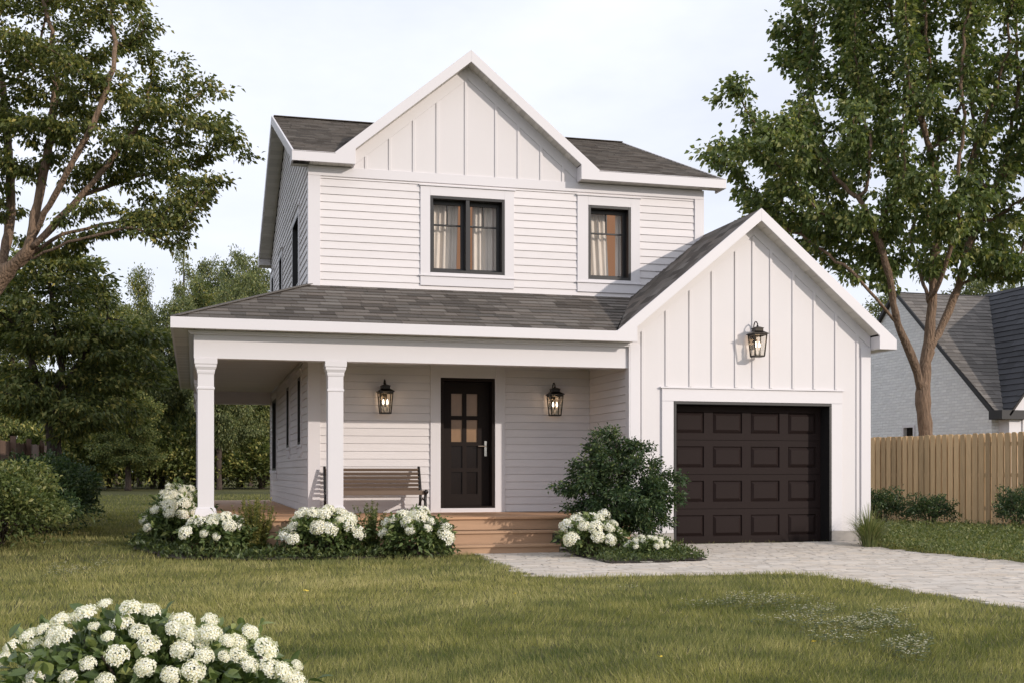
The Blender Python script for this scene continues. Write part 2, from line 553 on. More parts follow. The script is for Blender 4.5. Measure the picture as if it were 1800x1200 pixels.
def make_tree(name, seeds, blobs, nattr, step, kill, tip, base_r, leafmat_, barkmat, nleaf, size, spread, root, flat=.55, leaf_r=None, wid=.6, tipdir=None, bright=0., sides=6, hang=-.42):
    """crown and trunk meshes under root, all in root's own frame"""
    A = blob_points(blobs, nattr)
    P, par = colonize(seeds, A, step, kill)
    me, r, main = branch_mesh(name + "_trunk", P, par, tip, base_r, sides)
    link("trunk", me, barkmat, root)
    lr = leaf_r or tip * 2.6
    idx = np.where(r < lr)[0]
    k = rng.choice(idx, nleaf)
    cen = P[k]
    off = rng.normal(size=(nleaf, 3)) * spread * np.array([1, 1, flat])
    base = cen + off
    ctr = P[idx].mean(0)
    outw = base - ctr; outw[:, 2] *= .5
    outw /= np.linalg.norm(outw, axis=1, keepdims=True) + 1e-9
    d = off / (np.linalg.norm(off, axis=1, keepdims=True) + 1e-9) * .8 + outw * .5 + rng.normal(0, .45, (nleaf, 3)) + np.array([0, 0, hang])
    tint = np.clip(rng.beta(2.2, 2.6, nleaf) + .10 * np.sin(k * 12.9) + bright, 0, 1)
    tint = np.where(rng.random(nleaf) < .02, .98, tint * .93)
    sz = size * rng.uniform(.65, 1.25, nleaf)
    link("crown", leaf_mesh(name + "_crown", base, d, sz, tint, wid=wid, fold=.16, roll=1.0, droop=.15), leafmat_, root)
    return P


def copy_tree(o, parent=None):
    c = o.copy(); COL.objects.link(c)
    if parent is not None: c.parent = parent
    for ch in o.children: copy_tree(ch, c)
    return c


def inpoly(x, y, poly):
    x = np.asarray(x); y = np.asarray(y)
    c = np.zeros(x.shape, bool); n = len(poly)
    for i in range(n):
        x0, y0 = poly[i]; x1, y1 = poly[(i + 1) % n]
        t = ((y0 > y) != (y1 > y)) & (x < (x1 - x0) * (y - y0) / (y1 - y0 + 1e-12) + x0)
        c ^= t
    return c


# ------------------------------------------------------------------ layout numbers
YW, YE = 18.93, 18.65           # main front wall, front eave
YG, YF = 17.05, 16.77           # garage front wall, garage and porch fascia
XL, XR = 1.76, 8.40             # main house walls
YB = 28.47
XGL, XGR, XGC = 6.38, 10.45, 8.43
DK = .46
GP = .833                        # garage pitch
drive = [gat(*p) for p in [(838, 973), (885, 993), (935, 1013), (1010, 1015), (1100, 1012), (1250, 1010), (1380, 1007), (1450, 1012), (1520, 1024), (1640, 1046), (1800, 1070), (2100, 1115), (2100, 1026), (1800, 990), (1640, 973), (1520, 960)]]
drive += [(10.5, 17.04), (6.9, 17.04), (5.3, 17.0), (5.06, 16.45), (3.6, 16.45)]
bedF = [(-.55, 20.6), (-.95, 19.2), (-.75, 17.4), (-.35, 16.35), (.6, 15.85), (2.2, 15.8), (3.3, 15.75), (3.45, 16.3), (3.45, 16.9), (-.05, 16.9), (-.05, 20.6)]
bedS = [gat(985, 966), gat(1015, 978), gat(1070, 991), gat(1150, 990), gat(1240, 986), gat(1200, 968), (7.05, 17.03), (5.1, 17.0)]
bedR = [gat(1500, 957), gat(1640, 974), gat(1800, 991), gat(2050, 1020), (17.2, 16.5), (16.3, 20.9), (15.2, 26.2), (10.5, 26.2), (10.5, 17.1)]
house_foot = [(-.05, 16.9), (6.38, 16.9), (6.38, 17.05), (10.45, 17.05), (10.45, 23.6), (8.4, 23.6), (8.4, 28.5), (-.05, 28.6)]

# ------------------------------------------------------------------ ground
def grid_mesh(name, xs, ys, zf):
    X, Y = np.meshgrid(xs, ys)
    v = np.stack([X.ravel(), Y.ravel(), zf(X, Y).ravel()], 1)
    nx, ny = len(xs), len(ys)
    i = (np.arange(ny - 1)[:, None] * nx + np.arange(nx - 1)[None]).ravel()
    lp = np.stack([i, i + 1, i + nx + 1, i + nx], 1).ravel()
    return np_mesh(name, v, np.full(len(i), 4), lp, None, True)


def soilgrass():
    m, t, p, out = _new("lawn_ground")
    l = t.links.new
    c = t.nodes.new("ShaderNodeTexCoord")
    n = t.nodes.new("ShaderNodeTexNoise"); n.inputs["Scale"].default_value = 1.1; n.inputs["Detail"].default_value = 8
    n2 = t.nodes.new("ShaderNodeTexNoise"); n2.inputs["Scale"].default_value = 40; n2.inputs["Detail"].default_value = 4
    r = t.nodes.new("ShaderNodeValToRGB")
    r.color_ramp.elements[0].position = .3; r.color_ramp.elements[0].color = (.065, .07, .026, 1)
    r.color_ramp.elements[1].position = .72; r.color_ramp.elements[1].color = (.14, .13, .058, 1)
    ad = t.nodes.new("ShaderNodeMath"); ad.operation = 'MULTIPLY_ADD'; ad.inputs[1].default_value = .5
    l(c.outputs["Object"], n.inputs["Vector"]); l(c.outputs["Object"], n2.inputs["Vector"])
    mu = t.nodes.new("ShaderNodeMath"); mu.operation = 'MULTIPLY'; mu.inputs[1].default_value = .5
    l(n.outputs[0], mu.inputs[0]); l(n2.outputs[0], ad.inputs[0]); l(mu.outputs[0], ad.inputs[2])
    l(ad.outputs[0], r.inputs[0]); l(r.outputs[0], p.inputs["Base Color"])
    p.inputs["Roughness"].default_value = .95; p.inputs["Specular IOR Level"].default_value = .1
    b = t.nodes.new("ShaderNodeBump"); b.inputs["Strength"].default_value = .8; b.inputs["Distance"].default_value = .03
    l(n2.outputs[0], b.inputs["Height"]); l(b.outputs[0], p.inputs["Normal"])
    return m


xs = np.unique(np.concatenate([np.linspace(-400, -20, 12), np.arange(-20, 30.1, .5), np.linspace(30, 400, 12)]))
ys = np.unique(np.concatenate([np.linspace(-150, 0, 8), np.arange(0, 46.1, .4), np.linspace(46, 600, 14)]))
link("ground", grid_mesh("ground", xs, ys, gz), soilgrass())["kind"] = "structure"

# paved driveway and path: every paver modelled, over a sand bed
mb = MB()
mb.mi = 1
g = .2
gx = np.arange(2.5, 22, g); gy = np.arange(5, 17.1, g)
for x in gx:
    for y in gy:
        if inpoly(np.array([x + g / 2]), np.array([y + g / 2]), drive)[0]:
            mb.poly([(x, y, float(gz(x, y)) + .004), (x + g, y, float(gz(x, y)) + .004), (x + g, y + g, float(gz(x, y + g)) + .004), (x, y + g, float(gz(x, y + g)) + .004)])
mb.mi = 0
row = .125
for j, y in enumerate(np.arange(5, 17.05 - row, row)):
    x = 2.4 + random.random() * .4
    while x < 22:
        w = random.choice((.17, .22, .26, .32)) * random.uniform(.92, 1.08)
        cx, cy = x + w / 2, y + row / 2
        if inpoly(np.array([cx]), np.array([cy]), drive)[0]:
            gap = .007
            zz = [float(gz(xx, yy)) + .014 + random.gauss(0, .0022) for xx, yy in ((x, y), (x + w, y), (x + w, y + row), (x, y + row))]
            x0, x1 = x + gap / 2 + random.uniform(0, .004), x + w - gap / 2 - random.uniform(0, .004)
            y0, y1 = y + gap / 2 + random.uniform(0, .004), y + row - gap / 2 - random.uniform(0, .004)
            top = [(x0, y0, zz[0]), (x1, y0, zz[1]), (x1, y1, zz[2]), (x0, y1, zz[3])]
            lo = [(px_, py_, z_ - .02) for (px_, py_, z_) in top]
            t = random.random()
            mb.poly(top, t)
            for a in range(4):
                b = (a + 1) % 4
                mb.poly([lo[a], lo[b], top[b], top[a]], t)
        x += w
mb.build("driveway", [M['paver'], M['joint']])["kind"] = "structure"

# planting beds: slightly mounded soil
for nm, poly_ in (("flower_bed", bedF), ("flower_bed", bedS)):
    mb = MB()
    P0 = np.array(poly_)
    g = .12
    for x in np.arange(P0[:, 0].min(), P0[:, 0].max(), g):
        for y in np.arange(P0[:, 1].min(), P0[:, 1].max(), g):
            if inpoly(np.array([x + g / 2]), np.array([y + g / 2]), poly_)[0]:
                z = lambda a, b: float(gz(a, b)) + .022 + .012 * math.sin(a * 7) * math.cos(b * 9)
                mb.poly([(x, y, z(x, y)), (x + g, y, z(x + g, y)), (x + g, y + g, z(x + g, y + g)), (x, y + g, z(x, y + g))])
    mb.build(nm, M['soil'])["kind"] = "structure"

# ------------------------------------------------------------------ the house
HX, HY = 4.5, 20.0
HOFF = (HX, HY, 0)
house = empty("house", HOFF, "white two-storey farmhouse with brown shingle roofs, wraparound porch and attached single garage", "house")


def HB(): return MB(HOFF)


def mapf(x, dep, z): return (x, YW + dep, z)          # front wall: u = X, depth = +Y
def mapl(y, dep, z): return (XL + dep, y, z)          # left wall: u = Y, depth = +X
def mapgl(y, dep, z): return (XGL + dep, y, z)        # garage's porch side


def mbox(mb, mp_, u0, u1, d0, d1, z0, z1, t=.5):
    a = mp_(u0, d0, z0); b = mp_(u1, d1, z1)
    mb.box(min(a[0], b[0]), max(a[0], b[0]), min(a[1], b[1]), max(a[1], b[1]), z0, z1, t)


def siding(mb, mp_, u0, u1, z0, z1, holes, exp=.122, top=None):
    """lapped boards: each course leans out at its foot; top(u0,u1,z) may cut the ends under a rake"""
    n = int(math.ceil((z1 - z0) / exp))
    for i in range(n):
        a, b = z0 + i * exp, min(z0 + (i + 1) * exp, z1)
        segs = [(u0, u1)] if top is None else [top(u0, u1, (a + b) / 2)]
        for h in holes:
            if h[2] < b - .01 and h[3] > a + .01:
                ns = []
                for s in segs:
                    if h[1] <= s[0] or h[0] >= s[1]: ns.append(s); continue
                    if h[0] > s[0]: ns.append((s[0], h[0]))
                    if h[1] < s[1]: ns.append((h[1], s[1]))
                segs = ns
        for (s0, s1) in segs:
            if s1 - s0 < .01: continue
            cuts = [s0]
            while s1 - cuts[-1] > 4.2: cuts.append(cuts[-1] + random.uniform(1.8, 3.8))
            cuts.append(s1)
            for c0, c1 in zip(cuts[:-1], cuts[1:]):
                t = random.random()
                mb.poly([mp_(c0, -.021, a + .007), mp_(c1, -.021, a + .007), mp_(c1, -.007, b), mp_(c0, -.007, b)], t)
                mb.poly([mp_(c0, -.007, b), mp_(c1, -.007, b), mp_(c1, -.001, b), mp_(c0, -.001, b)], t)
                mb.poly([mp_(c0, -.001, a + .007), mp_(c1, -.001, a + .007), mp_(c1, -.021, a + .007), mp_(c0, -.021, a + .007)], t)


# openings on the main walls (u0,u1,z0,z1)
wz0, wz1 = 4.31, 5.54
op_front = [(3.67, 4.905, wz0, wz1), (6.342, 7.093, wz0, wz1), (3.841, 4.741, .53, 2.63)]
op_left = [(20.7, 21.95, wz0, wz1), (24.7, 25.45, wz0, wz1), (27.3, 27.95, wz0, wz1),
           (20.28, 20.83, 1.58, 2.72), (22.8, 23.38, 1.58, 2.72), (26.4, 27.7, 1.15, 2.72)]

mb = HB()
for (a, b, c, d) in holes_grid(XL, XR, .1, 5.95, op_front):
    mb.poly([(a, YW, c), (b, YW, c), (b, YW, d), (a, YW, d)])
for (a, b, c, d) in holes_grid(YW, YB, .1, 5.95, op_left):
    mb.poly([(XL, a, c), (XL, b, c), (XL, b, d), (XL, a, d)])
mb.poly([(XL, YW, 5.95), (XL, YB, 5.95), (XL, 23.7, 7.82)])
mb.poly([(XR, YW, .1), (XR, YB, .1), (XR, YB, 5.95), (XR, 23.7, 7.82), (XR, YW, 5.95)])
mb.poly([(XL, YB, .1), (XR, YB, .1), (XR, YB, 5.95), (XL, YB, 5.95)])
hf = [(3.58, 5.0, 4.2, 5.66), (6.24, 7.2, 4.2, 5.66), (3.74, 4.85, .4, 2.7)]
siding(mb, mapf, XL + .16, XR - .15, DK, 5.75, hf + [(XGL - .002, 9, .0, 4.0)])
hl = [(a - .08, b + .08, c - .08, d + .08) for (a, b, c, d) in op_left]
siding(mb, mapl, YW, YB, DK, 7.72, hl, top=lambda a, b, z: (a, b) if z < 5.85 else (max(a, 23.7 - (7.80 - z) / .39), min(b, 23.7 + (7.80 - z) / .39)))
mb.build("wall", M['siding'], house)

# corner boards, frieze and water table
for pieces in (((XL - .034, XL + .16, YW - .038, YW - .001, DK, 5.745), (XL - .034, XL - .001, YW - .001, YW + .12, DK, 5.745)),
               ((XR - .15, XR + .02, YW - .038, YW - .001, 3.9, 5.745), (XR + .001, XR + .02, YW - .001, YW + .12, 3.9, 5.745)),
               ((XL - .034, XL - .001, YB - .14, YB + .02, DK, 5.745),)):
    mb = HB()
    for b in pieces: mb.box(*b)
    mb.build("corner_board", M['trim'], house, .004)
mb = HB(); mb.box(XL - .034, XR + .02, YW - .032, YW - .001, 5.748, 5.899)
mb.build("frieze", M['trim'], house, .004)

# front gable: flat boards with battens and a rake frieze
mb = HB()
gax, gaz = 4.29, 7.66
mb.poly([(2.38, YW - .004, 5.899), (6.2, YW - .004, 5.899), (6.2, YW - .004, 6.12), (gax, YW - .004, 7.70), (2.38, YW - .004, 6.12)])
SOF = lambda x: gaz + .0 - .82 * abs(x - gax)


def bx_at(px, y): return y * math.tan(THETA + math.atan((px - 900) / F))


for px_ in (641, 683, 725, 766.4, 816.3, 869.4, 909, 948.7, 987):
    x = bx_at(px_, YW)
    zt = SOF(x) - .20
    if zt > 5.95:
        mb.box(x, x + .045, YW - .021, YW - .003, 5.90, zt + .02)
for sgn in (-1, 1):
    # frieze board under the rake soffit
    e = 1.86
    mb.prism([(gax, YW - .018, gaz + .03), (gax + sgn * e, YW - .018, gaz + .03 - .82 * e), (gax + sgn * e, YW - .018, gaz - .20 - .82 * e), (gax, YW - .018, gaz - .20)], (0, .012, 0))
mb.build("gable_wall", M['batten'], house, .003)


# ---- shingled roof planes
def clip_poly(poly_, conv):
    """Sutherland-Hodgman of 2-d poly_ against convex ccw conv"""
    out = poly_
    n = len(conv)
    for i in range(n):
        a, b = conv[i], conv[(i + 1) % n]
        res = []
        for k in range(len(out)):
            p, q = out[k], out[(k + 1) % len(out)]
            sp = (b[0] - a[0]) * (p[1] - a[1]) - (b[1] - a[1]) * (p[0] - a[0])
            sq = (b[0] - a[0]) * (q[1] - a[1]) - (b[1] - a[1]) * (q[0] - a[0])
            if sp >= 0: res.append(p)
            if (sp >= 0) != (sq >= 0):
                t = sp / (sp - sq)
                res.append((p[0] + (q[0] - p[0]) * t, p[1] + (q[1] - p[1]) * t))
        out = res
        if len(out) < 3: return []
    return out


def shingles(mb, O, U, V, poly_, row=.19, wmin=.2, wmax=.42, thick=.014, tamp=1.0):
    """individual shingles over a convex polygon given in (u,v) metres from O"""
    O, U, V = Vector(O), Vector(U).normalized(), Vector(V).normalized()
    N = U.cross(V).normalized()
    if N.z < 0: N = -N
    area = sum(poly_[i][0] * poly_[(i + 1) % len(poly_)][1] - poly_[(i + 1) % len(poly_)][0] * poly_[i][1] for i in range(len(poly_)))
    if area < 0: poly_ = poly_[::-1]
    u0, u1 = min(p[0] for p in poly_), max(p[0] for p in poly_)
    v0, v1 = min(p[1] for p in poly_), max(p[1] for p in poly_)
    v = v0
    while v < v1:
        u = u0 - random.random() * wmax
        while u < u1:
            w = random.uniform(wmin, wmax)
            hang = random.choice((0, 0, 0, .018))
            q = clip_poly([(u + .002, v - hang), (u + w - .002, v - hang), (u + w - .002, v + row), (u + .002, v + row)], poly_)
            if len(q) >= 3:
                hh = lambda p: .004 + thick * max(0, 1 - (p[1] - v + hang) / row)
                t = .5 + (random.random() - .5) * tamp
                pts = [O + U * p[0] + V * p[1] + N * hh(p) for p in q]
                mb.poly(pts, t)
                for k in range(len(q)):
                    k2 = (k + 1) % len(q)
                    if abs(q[k][1] - q[k2][1]) < 1e-5 and q[k][1] < v + row * .5:
                        dn = N * (hh(q[k]) + .004)
                        mb.poly([pts[k] - dn, pts[k2] - dn, pts[k2], pts[k]], t * .55)
            u += w
        v += row
    return N


def roof_plane(mb, O, Udir, Vrun, slope, poly_xy, slabt=.05, **kw):
    """poly_xy in plan metres (u along eave, run up-slope horizontally)"""
    k = math.sqrt(1 + slope * slope)
    V = Vector((Vrun[0], Vrun[1], slope))
    pu = [(p[0], p[1] * k) for p in poly_xy]
    mb.mi = 0
    N = shingles(mb, O, Udir, V, pu, **kw)
    mb.mi = 1
    Un, Vn = Vector(Udir).normalized(), V.normalized()
    top = [Vector(O) + Un * p[0] + Vn * p[1] for p in pu]
    mb.prism(top, -N * slabt, .5)
    mb.mi = 0


MS = .39
mb = HB()
# main roof, front slope left and right of the cross gable, and rear slope
zr = 6.035
roof_plane(mb, (1.47, YE + .004, zr), (1, 0, 0), (0, 1), MS, [(0, 0), (.66, 0), (2.82, 4.58), (2.82, 5.05), (0, 5.05)], wmin=.16, wmax=.34)
roof_plane(mb, (8.71, YE + .004, zr), (-1, 0, 0), (0, 1), MS, [(0, 0), (2.26, 0), (4.42, 4.58), (4.42, 5.05), (0, 5.05)], wmin=.16, wmax=.34)
roof_plane(mb, (1.47, 28.745, zr), (1, 0, 0), (0, -1), MS, [(0, 0), (7.24, 0), (7.24, 5.05), (0, 5.05)], row=.25, wmin=.5, wmax=.9)
mb.bar((1.5, 23.7, zr + MS * 5.05 + .01), (8.68, 23.7, zr + MS * 5.05 + .01), .2, .012)
mb.build("roof", [M['shingle'], M['slab']], house)
mb = HB()
gs = .822
roof_plane(mb, (gax, YE + .02, 7.825), (0, 1, 0), (-1, 0), -gs, [(0, 0), (4.62, 0), (0, 2.19)], row=.19)
roof_plane(mb, (gax, YE + .02, 7.825), (0, 1, 0), (1, 0), -gs, [(0, 0), (4.62, 0), (0, 2.19)], row=.19)
mb.bar((gax, YE + .1, 7.828), (gax, 23.2, 7.828), .05, .012)
mb.build("gable_roof", [M['shingle'], M['slab']], house)

# porch roof, wrapping round the left side
mb = HB()
zp = 3.19
xe = -.304
roof_plane(mb, (xe, YF + .004, zp), (1, 0, 0), (0, 1), MS, [(0, 0), (6.36, 0), (7.42, 2.155), (2.064, 2.155)], row=.195, wmin=.18, wmax=.42)
roof_plane(mb, (xe, YF + .004, zp), (0, 1, 0), (1, 0), MS * 2.155 / 2.064, [(0, 0), (2.155, 2.064), (12.35, 2.064), (12.35, 0)], row=.195, wmin=.2, wmax=.4)
mb.bar((xe + .05, YF + .05, zp + .03), (1.74, 18.91, zp + .853), .16, .01)
mb.build("porch_roof", [M['shingle'], M['slab']], house)

# garage roof
mb = HB()
gzr = 5.13
roof_plane(mb, (XGC, YF + .02, gzr), (0, 1, 0), (-1, 0), -GP, [(0, 0), (2.14, 0), (2.14, 1.36), (0, 2.33)], row=.19)
roof_plane(mb, (XGC, YW + .001, gzr), (0, 1, 0), (-1, 0), -GP, [(0, 0), (4.7, 0), (4.7, .025), (0, .025)], row=.19)
roof_plane(mb, (XGC, YF + .02, gzr), (0, 1, 0), (1, 0), -GP, [(0, 0), (6.9, 0), (6.9, 2.35), (0, 2.35)], row=.19)
mb.bar((XGC, YF + .1, gzr + .004), (XGC, 23.7, gzr + .004), .05, .012)
mb.build("garage_roof", [M['shingle'], M['slab']], house)

# ---- fascias, rakes, soffits
mb = HB()
th = .03
mb.prism([(1.46, YE, 5.90), (2.44, YE, 5.90), (2.44, YE, 6.14), (gax, YE, gaz), (gax, YE, 7.85), (2.115, YE, 6.06), (1.46, YE, 6.06)], (0, th, 0))
mb.prism([(8.72, YE, 5.90), (6.14, YE, 5.90), (6.14, YE, 6.14), (gax, YE, gaz), (gax, YE, 7.85), (6.465, YE, 6.06), (8.72, YE, 6.06)], (0, th, 0))
mb.box(2.41, 2.438, YE + th, YW - .02, 5.902, 6.135); mb.box(6.142, 6.17, YE + th, YW - .02, 5.902, 6.135)
# side rakes of the main roof
for x0, x1 in ((1.46, 1.49), (8.69, 8.72)):
    mb.prism([(x0, YE + th, 5.90), (x0, YE + th, 6.07), (x0, 23.7, 8.03), (x0, 28.75, 6.06), (x0, 28.75, 5.90), (x0, 28.35, 5.90), (x0, 28.35, 6.05), (x0, 23.7, 7.86), (x0, 19.05, 6.05), (x0, 19.05, 5.90)], (x1 - x0, 0, 0))
mb.box(1.49, 8.69, 28.72, 28.75, 5.90, 6.06)
mb.box(1.49, XL - .03, 28.33, 28.36, 5.902, 6.04); mb.box(1.49, XL - .03, 19.03, 19.06, 5.902, 6.04)
# porch fascia, running into the garage rake
zl = 3.205
mb.prism([(xe, YF, 3.05), (6.40, YF, 3.05), (6.40, YF, 3.272), (XGC, YF, 4.963), (XGC, YF, 5.155), (6.088, YF, zl), (xe, YF, zl)], (0, th, 0))
mb.prism([(10.78, YF, 3.05), (10.475, YF, 3.05), (10.475, YF, 3.26), (XGC, YF, 4.963), (XGC, YF, 5.155), (10.77, YF, 3.212), (10.78, YF, 3.205)], (0, th, 0))
mb.box(10.477, 10.505, YF + th, YG - .001, 3.052, 3.255)
mb.box(10.75, 10.78, YF + th, 23.7, 3.05, 3.21)
mb.box(xe, xe + th, YF + th, 29.1, 3.05, zl)
mb.build("fascia", M['trim'], house, .003)

mb = HB()


def planks_x(mb, x0, x1, y0, y1, z, w=.1, t=.012):
    x = x0
    while x < x1 - .005:
        mb.box(x + .0025, min(x + w - .0025, x1), y0, y1, z, z + t, random.random()); x += w


def planks_y(mb, x0, x1, y0, y1, z, w=.1, t=.012):
    y = y0
    while y < y1 - .005:
        mb.box(x0, x1, y + .0025, min(y + w - .0025, y1), z, z + t, random.random()); y += w


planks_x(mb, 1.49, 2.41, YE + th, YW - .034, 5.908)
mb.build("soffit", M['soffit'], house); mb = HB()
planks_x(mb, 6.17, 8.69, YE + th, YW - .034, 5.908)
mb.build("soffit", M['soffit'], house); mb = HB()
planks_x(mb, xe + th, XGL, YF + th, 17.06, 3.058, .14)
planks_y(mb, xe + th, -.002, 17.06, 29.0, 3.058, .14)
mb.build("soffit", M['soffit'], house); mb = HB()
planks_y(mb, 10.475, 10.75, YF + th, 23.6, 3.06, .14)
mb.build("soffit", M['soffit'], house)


def slope_planks(mb, xc, zc, sl, sgn, run, y0, y1, w=.1, skip=0):
    k = math.sqrt(1 + sl * sl)
    s = skip
    while s < run:
        a, b = s + .0025, min(s + w / k - .0025, run)
        p = [(xc + sgn * a, y0, zc - sl * a), (xc + sgn * b, y0, zc - sl * b), (xc + sgn * b, y1, zc - sl * b), (xc + sgn * a, y1, zc - sl * a)]
        mb.prism(p, (0, 0, .012), random.random())
        s += w / k


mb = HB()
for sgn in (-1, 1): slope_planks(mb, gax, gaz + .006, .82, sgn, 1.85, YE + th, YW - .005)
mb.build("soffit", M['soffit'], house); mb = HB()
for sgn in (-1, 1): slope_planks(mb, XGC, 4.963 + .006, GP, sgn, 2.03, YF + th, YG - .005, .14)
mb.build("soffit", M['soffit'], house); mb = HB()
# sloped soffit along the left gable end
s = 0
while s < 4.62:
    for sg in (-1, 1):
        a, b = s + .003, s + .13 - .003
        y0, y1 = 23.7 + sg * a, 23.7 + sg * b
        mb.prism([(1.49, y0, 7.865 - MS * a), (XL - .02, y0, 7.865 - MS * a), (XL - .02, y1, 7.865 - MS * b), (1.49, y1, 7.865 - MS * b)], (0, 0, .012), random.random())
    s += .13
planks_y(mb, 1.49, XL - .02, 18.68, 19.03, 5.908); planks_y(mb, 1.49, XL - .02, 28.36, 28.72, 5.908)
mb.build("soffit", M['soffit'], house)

# ---- porch: beam, ceiling, deck, steps, columns
mb = HB()
mb.box(0, XGL - .003, 17.07, 17.27, 2.68, 3.045)
mb.box(0, .2, 17.27, 28.5, 2.68, 3.045)
mb.box(.2, XL - .03, 28.3, 28.5, 2.68, 3.045)
mb.build("beam", M['trim'], house, .004)
mb = HB()
for (w, z0, z1) in ((.055, 3.0, 3.02), (.075, 3.02, 3.052)):
    mb.box(-w, XGL - .003, 17.07 - w, 17.068, z0, z1)
    mb.box(-w, -.002, 17.068, 28.5, z0, z1)
mb.build("crown_moulding", M['trim'], house, .004)
mb = HB()
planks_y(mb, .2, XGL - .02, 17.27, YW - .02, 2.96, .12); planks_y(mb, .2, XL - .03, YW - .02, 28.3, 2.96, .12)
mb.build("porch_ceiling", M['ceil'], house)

mb = HB()
y = 16.88
first = True
while y < YW - .02:
    w = .14
    y1 = min(y + w - .005, YW - .02)
    cut = sorted([random.uniform(1.5, 4.6)])
    for a, b in zip([-.07] + cut, [c - .004 for c in cut] + [XGL - .02]):
        mb.box(a, b, y, y1, DK - .035, DK, random.random())
    y += w
while y < 28.6:
    mb.box(-.07, XL - .03, y, y + .135, DK - .035, DK, random.random()); y += .14
mb.build("deck", M['deck'], house, .004)
mb = HB()
mb.box(-.03, XGL - .03, 16.92, 16.95, .27, DK - .036, .4); mb.box(-.03, XGL - .03, 16.915, 16.945, .02, .262, .6)
mb.box(-.03, 0, 16.95, 28.5, .1, DK - .036, .5)
mb.build("deck_skirt", M['step'], house, .004)

steps = empty("steps", (0, 0, 0)); steps.parent = house
sx0, sx1 = 3.50, 5.05
for k, (yf, zt, ex) in enumerate(((16.60, .265, 0), (16.32, .085, .0))):
    mb = HB()
    for q in range(2):
        mb.box(sx0 - .02 + .0 * k, sx1 + .02, yf + q * .145, yf + q * .145 + .14, zt - .034, zt, .35 + .3 * random.random())
    mb.build("tread", M['step'], steps, .004)
    mb = HB()
    mb.box(sx0, sx1, yf + .03, yf + .055, zt - .20, zt - .035, random.random())
    mb.build("riser", M['step'], steps, .003)
mb = HB()
mb.box(sx0 - .02, sx0 + .02, 16.40, 16.9, -.06, .22)
mb.build("stringer", M['darktrim'], steps); mb = HB()
mb.box(sx1 - .02, sx1 + .02, 16.40, 16.9, -.06, .22)
mb.build("stringer", M['darktrim'], steps)


def column(cx, cy):
    o = empty("column", (cx - HX, cy - HY, 0)); o.parent = house
    mb = MB(); h = .109
    mb.square_lathe(0, 0, [(h, .62), (h, 2.255), (h + .010, 2.26), (h + .010, 2.285), (h, 2.29), (h, 2.47)])
    mb.build("shaft", M['trim'], o, .003)
    mb = MB()
    mb.square_lathe(0, 0, [(h + .006, 2.47), (h + .012, 2.50), (h + .012, 2.525), (h + .03, 2.56), (h + .034, 2.565), (h + .034, 2.60), (h + .045, 2.605), (h + .045, 2.679)])
    mb.build("capital", M['trim'], o, .003)
    mb = MB()
    mb.square_lathe(0, 0, [(h + .05, DK + .001), (h + .046, .50), (h + .028, .585), (h + .022, .588), (h + .022, .605), (h + .004, .618), (h + .004, .622)])
    mb.build("base", M['trim'], o, .003)


for c in ((.163, 17.205), (1.953, 17.205), (.163, 21.1), (.163, 24.7), (.163, 28.35)): column(*c)

# ---- garage body
mb = HB()
gop = [(7.085, 9.766, -.1, 2.19)]
for (a, b, c, d) in holes_grid(XGL, XGR, -.1, 3.1, gop):
    mb.poly([(a, YG, c), (b, YG, c), (b, YG, d), (a, YG, d)])
mb.poly([(XGL, YG, 3.1), (XGR, YG, 3.1), (XGR, YG, 3.3), (XGC, YG, 5.0), (XGL, YG, 3.3)])
mb.poly([(XGR, YG, -.1), (XGR, 23.5, -.1), (XGR, 23.5, 3.3), (XGR, YG, 3.3)])
mb.poly([(XGL, YG, -.1), (XGL, YW, -.1), (XGL, YW, 3.3), (XGL, YG, 3.3)])
mb.poly([(XR, 23.5, -.1), (XGR, 23.5, -.1), (XGR, 23.5, 3.3), (XGC, 23.5, 5.0), (XR, 23.5, 5.0)])
# battens
bt = .017
GS = lambda x: 4.963 - GP * abs(x - XGC)
for px_ in (1169, 1211, 1250, 1291, 1321.5, 1352.6, 1392, 1429, 1467):
    x = bx_at(px_, YG)
    mb.box(x, x + .045, YG - bt, YG - .001, 2.42, GS(x) - .17)
for x in (6.565, 10.22): mb.box(x, x + .045, YG - bt, YG - .001, .18, GS(x) - .17)
for sgn in (-1, 1):
    e = 2.04
    mb.prism([(XGC, YG - .016, 4.985), (XGC + sgn * e, YG - .016, 4.985 - GP * e), (XGC + sgn * e, YG - .016, 4.79 - GP * e), (XGC, YG - .016, 4.79)], (0, .014, 0))
mb.build("garage_wall", M['batten'], house, .003)
mb = HB()
siding(mb, mapgl, YG + .12, YW - .02, DK, 2.96, [])
o = mb.build("porch_side_wall", M['siding'], house)
mb = HB()
mb.box(XGL - .022, XGL - .001, YG - .028, YG + .12, .18, 3.04); mb.box(XGL - .001, XGL + .155, YG - .028, YG - .002, .18, 3.04)
mb.box(XGR - .15, XGR + .02, YG - .028, YG - .002, .18, 3.10); mb.box(XGR + .001, XGR + .02, YG - .002, YG + .12, .18, 3.10)
# casing of the garage door
mb.box(6.892, 7.083, YG - .034, YG - .002, .18, 2.192); mb.box(9.768, 9.959, YG - .034, YG - .002, .18, 2.192)
mb.box(6.892, 9.959, YG - .034, YG - .002, 2.194, 2.385); mb.box(6.865, 9.986, YG - .055, YG - .002, 2.387, 2.412)
mb.build("garage_trim", M['trim'], house, .004)
mb = HB()
mb.box(XGL - .01, 7.083, YG - .04, YG - .002, -.1, .178)
mb.build("foundation", M['plinth'], house, .004); mb = HB()
mb.box(9.768, XGR + .012, YG - .04, YG - .002, -.1, .178)
mb.box(XGR + .001, XGR + .012, YG - .002, 23.5, -.1, .178)
mb.build("foundation", M['plinth'], house, .004)

